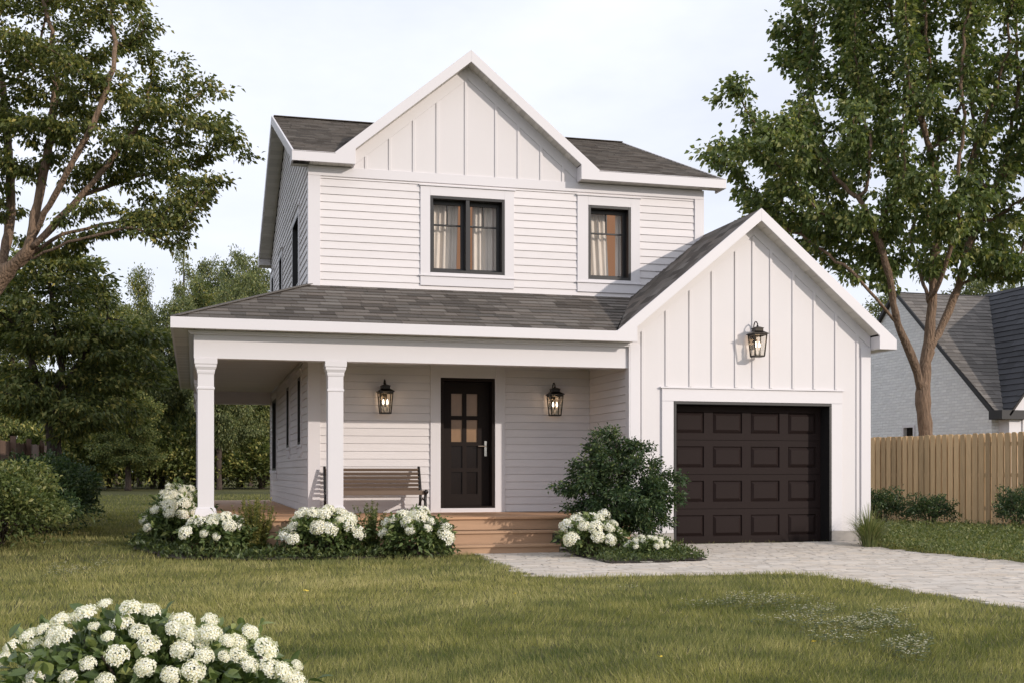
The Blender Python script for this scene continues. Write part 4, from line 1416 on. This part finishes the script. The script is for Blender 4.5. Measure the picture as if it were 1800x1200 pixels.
wood = [  # proto, px, d, half width px, top y, turn, label
    (pa, 440, 47, 78, 425, 0, "rounded pale green tree just left of the white gable end, tallest dome of the wood"),
    (pa, 375, 52, 70, 447, 2, "pale green tree right of the thin sapling in the wood"),
    (pc, 322, 44, 34, 390, 0, "thin sparse sapling standing above the wood against the sky"),
    (pb, 245, 45, 62, 452, 1, "pointed dark tree left of the thin sapling"),
    (pa, 285, 41, 100, 512, 4, "broad mid green tree in the middle of the wood left of the porch roof"),
    (pb, 165, 43, 85, 470, 3, "dark tree of the wood half behind the layered tree"),
    (pb, 20, 41, 100, 470, 5, "dark tree of the wood at the left edge of the photo, behind the brown fence"),
    (pa, 385, 39, 85, 560, 1, "bushy tree of the wood seen between the porch column and the house wall"),
    (pb, 460, 41, 70, 600, 2, "dark tree of the wood close behind the house's left wall"),
    (pb, 225, 37, 75, 640, 6, "low dark tree of the wood above the end of the hedge"),
    (pa, 420, 43, 82, 462, 5, "full green tree of the wood standing against the house's side roof"),
    (pb, 350, 50, 90, 478, 4, "dark tree of the wood directly behind the thin sapling"),
    (pa, 205, 48, 90, 492, 1, "green tree of the wood between the layered dark tree and the sapling"),
    (pa, 1700, 52, 120, 470, 3, "pale green tree behind the neighbouring house's roof"),
    (pb, 1560, 50, 110, 500, 0, "dark tree between the garage and the neighbouring house")]
for (p, px_, d, hwp, ty, turn, lab) in wood:
    d *= 1.32
    g0 = at(px_, 840, d); zz = float(gz(g0.x, g0.y))
    H = at(px_, ty, d).z - zz
    o = p if p not in used else copy_tree(p)
    used[p] = 1
    o.location = (g0.x, g0.y, zz)
    base_h = {pa: 9.9, pb: 9.9, pc: 9.9}[p]; base_w = {pa: 3.5, pb: 2.9, pc: 1.5}[p]
    o.scale = (hwp * d / F / base_w, hwp * d / F / base_w, H / base_h)
    o.rotation_euler = (0, 0, turn)
    o["label"] = lab


n = 60000
fx = rng.uniform(-75, 45, n); fy = 92 + rng.uniform(0, 9, n)
top = 7.5 + 2.2 * np.sin(fx * .21) + 1.6 * np.sin(fx * .47 + 1) + .8 * np.sin(fx * 1.3)
fz = .5 + top * rng.random(n) ** .8
o_ = link("far_wood", leaf_mesh("far_wood", np.column_stack([fx, fy - .8 * np.sin(fx * 1.1), fz]), rng.normal(0, 1, (n, 3)), rng.uniform(.35, .75, n), rng.beta(2, 2.6, n), wid=.7), M['leaf_dark'])
tag(o_, "dark far-off wood closing the view behind the garden", "wood", None, "stuff")


# ------------------------------------------------------------------ bushes
def lump_dirs(n, up=.15):
    v = rng.normal(size=(n, 3)); v[:, 2] = np.abs(v[:, 2]) * 1.0 + (rng.random(n) - .55) * 1.1
    return v / np.linalg.norm(v, axis=1, keepdims=True)


def bush(name, origin, rx, ry, h, nleaf, size, lm, label, cat, group=None, wid=.5, rough=.2, twigs=26, seed=0, inner=.45, stiff=.5, rounded=False):
    """a shrub: twigs from the foot and leaves carried through the outer half of its volume"""
    o = empty(name, origin, label, cat, group)
    v = lump_dirs(nleaf)
    ph = seed * 1.7
    lump = 1 + rough * (np.sin(v[:, 0] * 5 + ph) * np.sin(v[:, 1] * 6 + ph * 2) + .6 * np.sin(v[:, 2] * 9 + v[:, 0] * 7 + ph))
    rad = (inner + (1 - inner) * rng.random(nleaf) ** .5) * lump * (1 + .10 * (rng.random(nleaf) < .12))
    c = np.array([0, 0, h * .42])
    sc_ = np.array([rx, ry, h * .58])
    p = c + v * rad[:, None] * sc_
    p[:, 2] = np.maximum(p[:, 2], .03 + .05 * rng.random(nleaf))
    d = v * stiff + rng.normal(0, .5, (nleaf, 3)) + np.array([0, 0, .25])
    depth = np.clip((rad / lump - inner) / (1 - inner), 0, 1)
    tint = np.clip(rng.beta(2, 2.6, nleaf) + .12 * np.sin(v[:, 0] * 8 + v[:, 2] * 11 + ph), 0, 1)
    link("foliage", leaf_mesh(name + "_foliage", p, d, size * rng.uniform(.65, 1.25, nleaf), tint, wid=wid, fold=.15, roll=.9, droop=.15, rounded=rounded), lm, o)
    mb = MB()
    for i in range(twigs):
        a = random.random() * 6.28; e = random.uniform(.35, .85)
        q = Vector((math.cos(a) * rx * e, math.sin(a) * ry * e, h * random.uniform(.5, .9)))
        m = Vector((q.x * .35, q.y * .35, q.z * .5))
        mb.tube([(math.cos(a) * .05, math.sin(a) * .05, -.03), m, q], [.012, .008, .004], 5)
    mb.build("stem", M['barkd'], o, smooth=True)
    return o


def groundp(px, py_base, d=None):
    """foot of a plant: at pixel column px, d metres ahead"""
    p = at(px, 900, d)
    return (p.x, p.y, float(gz(p.x, p.y)))


# hedge bushes on the left
bush("hedge_bush", groundp(-10, 0, 17.2), .95, 1.2, 1.28, 17000, .075, M['leaf_hedge'], "light green leafy hedge bush at the left edge of the lawn", "bush", seed=1, rough=.16)
bush("hedge_bush", groundp(72, 0, 21.0), .90, 2.0, 1.36, 20000, .075, M['leaf_shrub'], "darker green hedge bush under the old brown fence", "bush", seed=2, rough=.14)
# understory at the wood's edge
under = [(112, 50, 1.5, 2.6), (152, 52, 1.4, 2.3), (192, 53, 1.4, 2.7), (230, 54, 1.3, 2.2), (268, 53, 1.4, 2.5), (306, 54, 1.4, 2.9), (345, 53, 1.3, 2.2), (385, 53, 1.4, 1.7), (424, 54, 1.4, 2.0), (462, 53, 1.4, 1.7)]
ulab = ["dark undergrowth bush at the wood's edge nearest the brown fence", "dark bush at the wood's edge just right of the hedge", "taller dark bush at the wood's edge, second right of the hedge",
        "low dark bush in the middle of the wood's edge", "dark bush at the wood's edge above the shaded lawn", "tallest dark bush at the wood's edge, behind the shaded hydrangea", "dark bush at the wood's edge hidden by the corner column",
        "low bush at the back of the lawn next to the corner column", "bush at the back of the lawn seen in the middle of the porch opening", "low bush at the back of the lawn beside the house's left wall"]
ub = None
for i, (px_, d, r_, h) in enumerate(under):
    if ub is None:
        ub = bush("bush", groundp(px_, 0, d), 1, 1, 1.5, 9000, .12, M['leaf_dark'], ulab[0], "bush", "bushes at the wood's edge", seed=3)
        o = ub
    else:
        o = copy_tree(ub); o.location = groundp(px_, 0, d); o["label"] = ulab[i]
    o.scale = (r_ * 1.15, r_ * 1.15, h / 1.5 * 1.1); o.rotation_euler = (0, 0, i * 1.3)
# the dark shrub beside the garage
og = groundp(1088, 0, 16.9)
sh_ = empty("shrub", og, "big dark green shrub between the porch steps and the garage door", "shrub")
D = 16.9
o = og
seeds = [[(0, 0, -.05), T(1088, 930), T(1085, 890)], [T(1088, 930), T(1060, 880, -.1), T(1030, 850)], [T(1088, 930), T(1115, 880, .1), T(1150, 850)], [T(1086, 900), T(1090, 840, .1), T(1085, 790)], [T(1088, 920), T(1070, 870, .3), T(1050, 810, .3)]]
blobs = [eb(1085, 815, 0, 66, 44), eb(1030, 850, 0, 55, 36), eb(1140, 850, 0, 52, 42), eb(992, 858, 0, 30, 18), eb(1098, 885, -.2, 80, 42), eb(1172, 875, 0, 38, 36), eb(1065, 775, 0, 44, 28), eb(1120, 815, 0, 50, 40), eb(1045, 815, 0, 40, 34), eb(1020, 892, 0, 42, 20), eb(1130, 920, .2, 60, 26), eb(1110, 785, 0, 30, 22), eb(1062, 928, .3, 40, 22), eb(1195, 840, 0, 14, 14)]
make_tree("shrub", seeds, blobs, 800, .055, .12, .0035, .022, M['leaf_shrub'], M['barkd'], 23000, .056, .048, sh_, flat=.7, wid=.5, hang=-.1)

# three small shrubs in front of the fence
for i, (px_, d, r_, h, lab) in enumerate(((1550, 24.6, .55, .72, "small dark shrub at the fence foot, next to the garage corner"), (1634, 23.8, .50, .62, "small dark shrub at the middle of the tan fence"), (1789, 22.0, .42, .78, "small dark shrub at the fence foot by the photo's right edge"))):
    if i == 0: s0 = bush("shrub", groundp(px_, 0, d), r_, r_, h, 3800, .06, M['leaf_shrub'], lab, "shrub", "small shrubs along the fence", seed=5, rough=.3)
    else:
        c = copy_tree(s0); c.location = groundp(px_, 0, d); c["label"] = lab; c.scale = (r_ / .55, r_ / .55, h / .72); c.rotation_euler = (0, 0, i * 2.2)


# ------------------------------------------------------------------ hydrangeas
def head_mesh(name, nf, r, petal, npet=4, flat=.8, depth=1.45, pw=.40):
    """a flower head: a dome of small florets, each with its petals and a pale centre"""
    V, FN, LP, T_, MI = [], [], [], [], []
    b = 0
    for i in range(nf):
        z = 1 - (i + .5) / nf * depth; a = i * 2.39996 + random.uniform(-.2, .2)
        q = math.sqrt(max(0, 1 - z * z))
        n = Vector((q * math.cos(a), q * math.sin(a), z))
        c = Vector((n.x * r, n.y * r, n.z * r * flat)) * random.uniform(.80, 1.14)
        n = (n + Vector((random.gauss(0, .2), random.gauss(0, .2), random.gauss(0, .2) + .1))).normalized()
        u = n.cross(Vector((.3, .2, .9))).normalized(); w = n.cross(u)
        a0_ = random.random() * 6.28; t = .45 + .55 * random.random()
        for k in range(npet):
            a1_ = a0_ + 6.2832 * k / npet
            dr = u * math.cos(a1_) + w * math.sin(a1_); sd = n.cross(dr)
            s = petal * random.uniform(.85, 1.15)
            pts = [c + n * .001, c + dr * s * .55 + sd * s * pw + n * s * .12, c + dr * s + n * s * random.uniform(-.1, .12), c + dr * s * .55 - sd * s * pw + n * s * .12]
            V += [tuple(p) for p in pts]; FN.append(4); LP += [b, b + 1, b + 2, b + 3]; T_.append(t); MI.append(0); b += 4
        s = petal * .20
        pts = [c + n * petal * .14 + u * s, c + n * petal * .14 + w * s, c + n * petal * .14 - u * s, c + n * petal * .14 - w * s]
        V += [tuple(p) for p in pts]; FN.append(4); LP += [b, b + 1, b + 2, b + 3]; T_.append(.5); MI.append(1); b += 4
    return np_mesh(name, V, FN, LP, T_, False, MI)


HEADS = [head_mesh("flower_head_mesh", 34, .052, .0215, 5, .58, 1.05, .28) for _ in range(3)]
HEADF = [head_mesh("far_flower_head_mesh", 38, .066, .026, 4, .80, 1.3, .36) for _ in range(3)]
for m_ in HEADS + HEADF:
    m_.materials.append(M['petal']); m_.materials.append(M['pollen'])


def hydrangea(origin, rx, ry, h, nleaf, lsize, heads, label, hs=HEADF, scale=1.0, lm='leaf_hyd', group="white hydrangeas round the porch"):
    """heads: list of (x,y,z) offsets or a count"""
    o = bush("hydrangea", origin, rx, ry, h, nleaf, lsize, M[lm], label, "flowering bush", group, wid=.50, rough=.26, twigs=14, seed=random.random() * 9, inner=.35, stiff=.7, rounded=True)
    pts = []
    if isinstance(heads, int):
        tries = 0
        while len(pts) < heads and tries < 4000:
            tries += 1
            a = random.random() * 6.28; e = random.uniform(0.05, 1.0)
            z = math.sqrt(max(0, 1 - e * e * .92))
            p = Vector((math.cos(a) * rx * e * 1.10, math.sin(a) * ry * e * 1.18, h * (.30 + .76 * z) * random.uniform(.88, 1.06)))
            if all((p - q).length > .098 * scale for q in pts): pts.append(p)
    else:
        pts = [Vector(p) for p in heads]
    for p in pts:
        f = bpy.data.objects.new("flower_head", random.choice(hs)); COL.objects.link(f); f.parent = o
        f.location = p; k = scale * random.choice((.62, .8, .9, 1.0, 1.05, 1.18)) * random.uniform(.92, 1.08); f.scale = (k, k, k)
        n = Vector((p.x / rx * .7, p.y / ry * .7, .8)).normalized()
        f.rotation_euler = n.to_track_quat('Z', 'Y').to_euler(); f.rotation_euler.rotate_axis('Z', random.random() * 6)
    return o


hydrangea(groundp(318, 0, 20.3), .42, .8, .82, 2600, .085, 40, "shaded white hydrangea beside the porch, farthest from the camera", scale=1.1)
hydrangea(groundp(306, 0, 17.6), .42, .45, .66, 2600, .085, 24, "white hydrangea left of the corner porch column", scale=1.3)
hydrangea(groundp(383, 0, 16.2), .46, .32, .50, 2600, .08, 19, "white hydrangea in front of the corner porch column", scale=1.38)
hydrangea(groundp(570, 0, 16.25), .50, .34, .58, 3200, .08, 25, "white hydrangea at the foot of the second porch column", scale=1.38)
hydrangea(groundp(731, 0, 16.2), .45, .32, .56, 2800, .08, 19, "white hydrangea left of the wooden porch steps", scale=1.32)
hydrangea(groundp(1040, 0, 16.25), .40, .32, .55, 2300, .075, 20, "white hydrangea right of the wooden porch steps, under the dark shrub", scale=1.32)
hydrangea(groundp(1142, 0, 15.95), .33, .28, .28, 1500, .05, 26, "low white flowering plant at the foot of the dark shrub near the garage door", scale=.55)
# the near bush
og = groundp(262, 0, 4.95)
D = 4.95
o = og
hp = [(185, 1060), (130, 1085), (165, 1100), (230, 1068), (265, 1072), (320, 1092), (370, 1088), (372, 1110), (440, 1110), (468, 1138), (105, 1090), (75, 1105), (50, 1118), (98, 1112), (150, 1078), (215, 1095), (190, 1118), (245, 1110),
      (62, 1130), (20, 1135), (8, 1158), (45, 1160), (90, 1128), (110, 1118), (155, 1165), (205, 1150), (255, 1172), (262, 1132), (335, 1112), (352, 1122), (400, 1125), (418, 1128), (360, 1150), (395, 1152), (420, 1150), (440, 1168), (300, 1186),
      (340, 1178), (475, 1172), (500, 1180), (522, 1168), (60, 1192), (120, 1192), (185, 1195), (320, 1142), (520, 1195), (310, 1105)]
hl_ = []
for (x, y) in hp:
    e = (x - 262) / 290
    dd = -.05 - (1 - min(1, e * e)) ** .5 * .50 * max(0, (y - 1050)) / 130 + random.uniform(-.05, .05)
    hl_.append(T(x, y, dd))
hydrangea(og, .57, .50, .53, 3600, .080, hl_, "large white hydrangea filling the lower left corner, nearest to the camera", HEADS, .74, group="white hydrangeas round the porch")

# ------------------------------------------------------------------ smaller plants
def sprig_plant(origin, n, h, spread, label, name="leafy_plant", lm='leaf_gold', lsize=.075, cat="plant", per=64):
    o = empty(name, origin, label, cat)
    mb = MB(); B_, D_, S_ = [], [], []
    for i in range(n):
        a = random.random() * 6.28; e = random.random() * spread
        hh = h * random.uniform(.6, 1.0)
        tipp = Vector((math.cos(a) * e, math.sin(a) * e, hh)); ft = Vector((tipp.x * .25, tipp.y * .25, 0))
        mb.tube([ft, ft.lerp(tipp, .5) + Vector((0, 0, .02)), tipp], [.005, .004, .002], 4)
        for k in range(per):
            t = random.uniform(.15, 1.02)
            p = ft.lerp(tipp, t)
            B_.append(tuple(p)); D_.append((random.gauss(0, .7), random.gauss(0, .7), random.uniform(.1, .9))); S_.append(lsize * random.uniform(.6, 1.1) * (1.15 - .5 * t))
    mb.build("stem", M['stem'], o)
    link("foliage", leaf_mesh(name + "_foliage", np.array(B_), np.array(D_), np.array(S_), rng.beta(2, 2, len(B_)), wid=.38, fold=.1), M[lm], o)
    return o


sprig_plant(groundp(450, 0, 16.35), 64, .78, .32, "tall golden green sprigs between two white hydrangeas in front of the porch")
sprig_plant(groundp(655, 0, 16.45), 30, .74, .28, "green sprigs between the second porch column and the bench end", lm='leaf_hedge')


def grass_clump(origin, n, h, r, label):
    o = empty("ornamental_grass", origin, label, "grass clump")
    a = rng.random(n) * 6.283; lean = rng.random(n) ** .7; L_ = h * rng.uniform(.6, 1.15, n)
    d0 = np.stack([np.cos(a), np.sin(a), np.zeros(n)], 1)
    base = d0 * (rng.random(n)[:, None] * r * .25)
    V, t_ = [], []
    segs = 4; w0 = .007
    side = np.stack([-np.sin(a), np.cos(a), np.zeros(n)], 1)
    rows_ = []
    for k in range(segs + 1):
        s = k / segs
        c = base + d0 * (lean * r * 1.1 * s ** 1.6)[:, None] + np.array([0, 0, 1.]) * (L_ * (s - .45 * lean * s ** 2.6))[:, None]
        wk = w0 * (1 - s) + .0008
        rows_ += [c - side * wk, c + side * wk]
    v = np.stack(rows_, 1).reshape(-1, 3); m_ = (segs + 1) * 2
    k0 = np.arange(n)[:, None] * m_
    lp = np.concatenate([np.stack([k0[:, 0] + 2 * i, k0[:, 0] + 2 * i + 1, k0[:, 0] + 2 * i + 3, k0[:, 0] + 2 * i + 2], 1) for i in range(segs)], 1).ravel()
    link("blades", np_mesh("grass_blades", v, np.full(n * segs, 4), lp, np.repeat(rng.beta(2, 2, n), segs)), M['leaf_bed'], o)
    return o


grass_clump(groundp(1528, 0, 18.4), 520, .66, .46, "arching ornamental grass clump at the garage's right corner")


def scatter_in(poly_, n):
    P0 = np.array(poly_); out = []
    while len(out) < n:
        x = rng.uniform(P0[:, 0].min(), P0[:, 0].max(), n * 2); y = rng.uniform(P0[:, 1].min(), P0[:, 1].max(), n * 2)
        k = inpoly(x, y, poly_)
        out += list(zip(x[k], y[k]))
    return np.array(out[:n])


def cover(name, poly_, n, h, size, lm, label):
    xy = scatter_in(poly_, n) + rng.normal(0, .05, (n, 2))
    hmap = h * (.45 + .55 * np.abs(np.sin(xy[:, 0] * 3.1 + 1) * np.cos(xy[:, 1] * 2.7)) + .25 * np.sin(xy[:, 0] * 9) * np.sin(xy[:, 1] * 8))
    z = gz(xy[:, 0], xy[:, 1]) + .02 + np.abs(hmap) * rng.random(n)
    d = rng.normal(0, .6, (n, 3)) + np.array([0, -.15, .55])
    o = link(name, leaf_mesh(name, np.column_stack([xy, z]), d, size * rng.uniform(.6, 1.3, n), rng.beta(2, 2.4, n), wid=.5), lm)
    return tag(o, label, "ground cover", None, "stuff")


cover("ground_cover", [p for p in bedF], 6500, .15, .065, M['leaf_cover'], "low leafy ground cover under the hydrangeas along the porch")
cover("ground_cover", bedS, 6000, .14, .05, M['leaf_cover'], "low leafy ground cover round the dark shrub's foot")
bedRn = [gat(1512, 959), gat(1640, 974), gat(1800, 991), gat(2050, 1020), (15.8, 17.0), (14.6, 19.8), (12.6, 21.4), (10.6, 20.4), (10.6, 17.3)]
cover("ground_cover", bedRn, 30000, .17, .05, M['leaf_bed'], "bushy low ground cover along the driveway's right edge")

# ------------------------------------------------------------------ lawn
def lawn():
    n = 820000
    ang = rng.uniform(R(-42), R(62), n)
    u = rng.random(n)
    r = 3.6 * (44 / 3.6) ** (u ** .92)
    x = np.sin(ang) * r; y = np.cos(ang) * r
    ok = ~inpoly(x, y, drive) & ~inpoly(x, y, house_foot) & ~inpoly(x, y, bedF) & ~inpoly(x, y, bedS)
    ok &= x > -3.5
    x, y, r = x[ok], y[ok], r[ok]
    n = len(x)
    clump = .5 + .5 * np.sin(x * 2.3 + np.sin(y * 1.7) * 1.5) * np.sin(y * 2.9 + np.sin(x * 1.3))
    fine = .5 + .5 * np.sin(x * 9.1 + np.sin(y * 7)) * np.sin(y * 8.3 + np.sin(x * 6))
    h = (.022 + .026 * rng.random(n) + .014 * clump + .010 * fine) * np.clip((r / 9) ** .25, .9, 1.5)
    w = .0019 * np.clip((r / 5) ** .75, .9, 4.5)
    a = rng.random(n) * 6.283
    ln = rng.normal(0, .42, (n, 2)) + np.column_stack([.22 * np.sin(x * 1.9 + y), .22 * np.cos(y * 2.1 - x)])
    z = gz(x, y)
    b = np.column_stack([x, y, z])
    s = np.column_stack([np.cos(a), np.sin(a), np.zeros(n)]) * w[:, None]
    tip = b + np.column_stack([ln * h[:, None], h])
    v = np.stack([b - s, b + s, tip], 1).reshape(-1, 3)
    big = np.sin(x * .55 + 1.1 + .8 * np.sin(y * .4)) * np.sin(y * .62 + .6 * np.sin(x * .8))
    mid = np.sin(x * 4.1 + 2 * np.sin(y * 2.3)) * np.sin(y * 5.3 + 2 * np.sin(x * 1.9))
    t = np.clip(.14 + .42 * rng.random(n) + .16 * clump + .16 * mid + .14 * big + .14 * (fine - .5) + .35 * (rng.random(n) < .08) - .13 * sm((x - .5) / 4) * sm((14 - y) / 5), 0, 1)  # last term darkens the right foreground, standing in for tree shade
    h = h * (1 + .26 * mid + .3 * big + .2 * clump)
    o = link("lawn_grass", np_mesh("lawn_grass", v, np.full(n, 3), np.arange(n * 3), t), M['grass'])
    tag(o, "short sage green lawn grass in front of and beside the house", "grass", None, "stuff")


lawn()


def clover(cells, label):
    V, FN, LP, T_, MI = [], [], [], [], []
    b = 0
    for (px_, py_, rx_, ry_, n) in cells:
        for q in range(n * 3):
            a = random.random() * 6.28; e = math.sqrt(random.random()) * (1.0 if q % 3 == 0 else 1.12)
            wob = 1 + .3 * math.sin(a * 3 + px_)
            x, y = gat(px_ + math.cos(a) * e * rx_ * wob, py_ + math.sin(a) * e * ry_ * wob)
            g_ = float(gz(x, y))
            leaf = q % 3 != 0
            z = g_ + (random.uniform(.015, .06) if leaf else random.uniform(.05, .085))
            r_ = random.uniform(.012, .024) if leaf else random.uniform(.006, .011)
            for k in range(3 if leaf else 6):
                aa = k * (2.1 if leaf else 1.05) + random.random(); c = Vector((x, y, z))
                d = Vector((math.cos(aa), math.sin(aa), random.uniform(.0, .5 if leaf else .9))).normalized()
                sd = d.cross(Vector((0, 0, 1))).normalized()
                V += [tuple(c), tuple(c + d * r_ * .6 + sd * r_ * .45), tuple(c + d * r_), tuple(c + d * r_ * .6 - sd * r_ * .45)]
                FN.append(4); LP += [b, b + 1, b + 2, b + 3]; b += 4; T_.append(random.random()); MI.append(1 if leaf else 0)
    o = link("clover", np_mesh("clover", V, FN, LP, T_, False, MI), [M['clover'], M['leaf_cover']])
    tag(o, label, "clover", None, "stuff")


clover([(1340, 1062, 80, 9, 170), (1430, 1080, 50, 8, 80), (1520, 1106, 80, 13, 260), (1400, 1098, 60, 8, 80), (1600, 1148, 40, 18, 120), (1480, 1130, 55, 10, 60), (1250, 1068, 50, 6, 40), (1560, 1085, 40, 6, 50)], "drift of small pale clover flowers in the right of the lawn")
clover([(120, 1008, 45, 10, 110), (185, 995, 30, 6, 50), (165, 970, 40, 6, 40), (1100, 1040, 30, 4, 14)], "patch of small pale clover flowers left of the lawn's middle")

# a few fallen yellow leaves on the grass
B_ = []
for (px_, py_) in ((535, 1046), (541, 1047), (1160, 1168), (1430, 1140), (905, 1052)):
    x, y = gat(px_, py_); B_.append((x, y, float(gz(x, y)) + .05))
B_ = np.array(B_)
for i, p in enumerate(B_):
    me = leaf_mesh("fallen_leaf", np.zeros((3, 3)), np.array([[1., 0, .2], [-.5, .8, .25], [-.5, -.8, .2]]), np.full(3, .021), np.full(3, .8), wid=.7) if i == 0 else me
    o = link("fallen_leaf", me, M['yellow']); o.location = p; o.rotation_euler = (0, 0, i * 1.1)
    tag(o, "small yellow fallen leaf lying on the lawn", "leaf", "yellow leaves on the lawn")
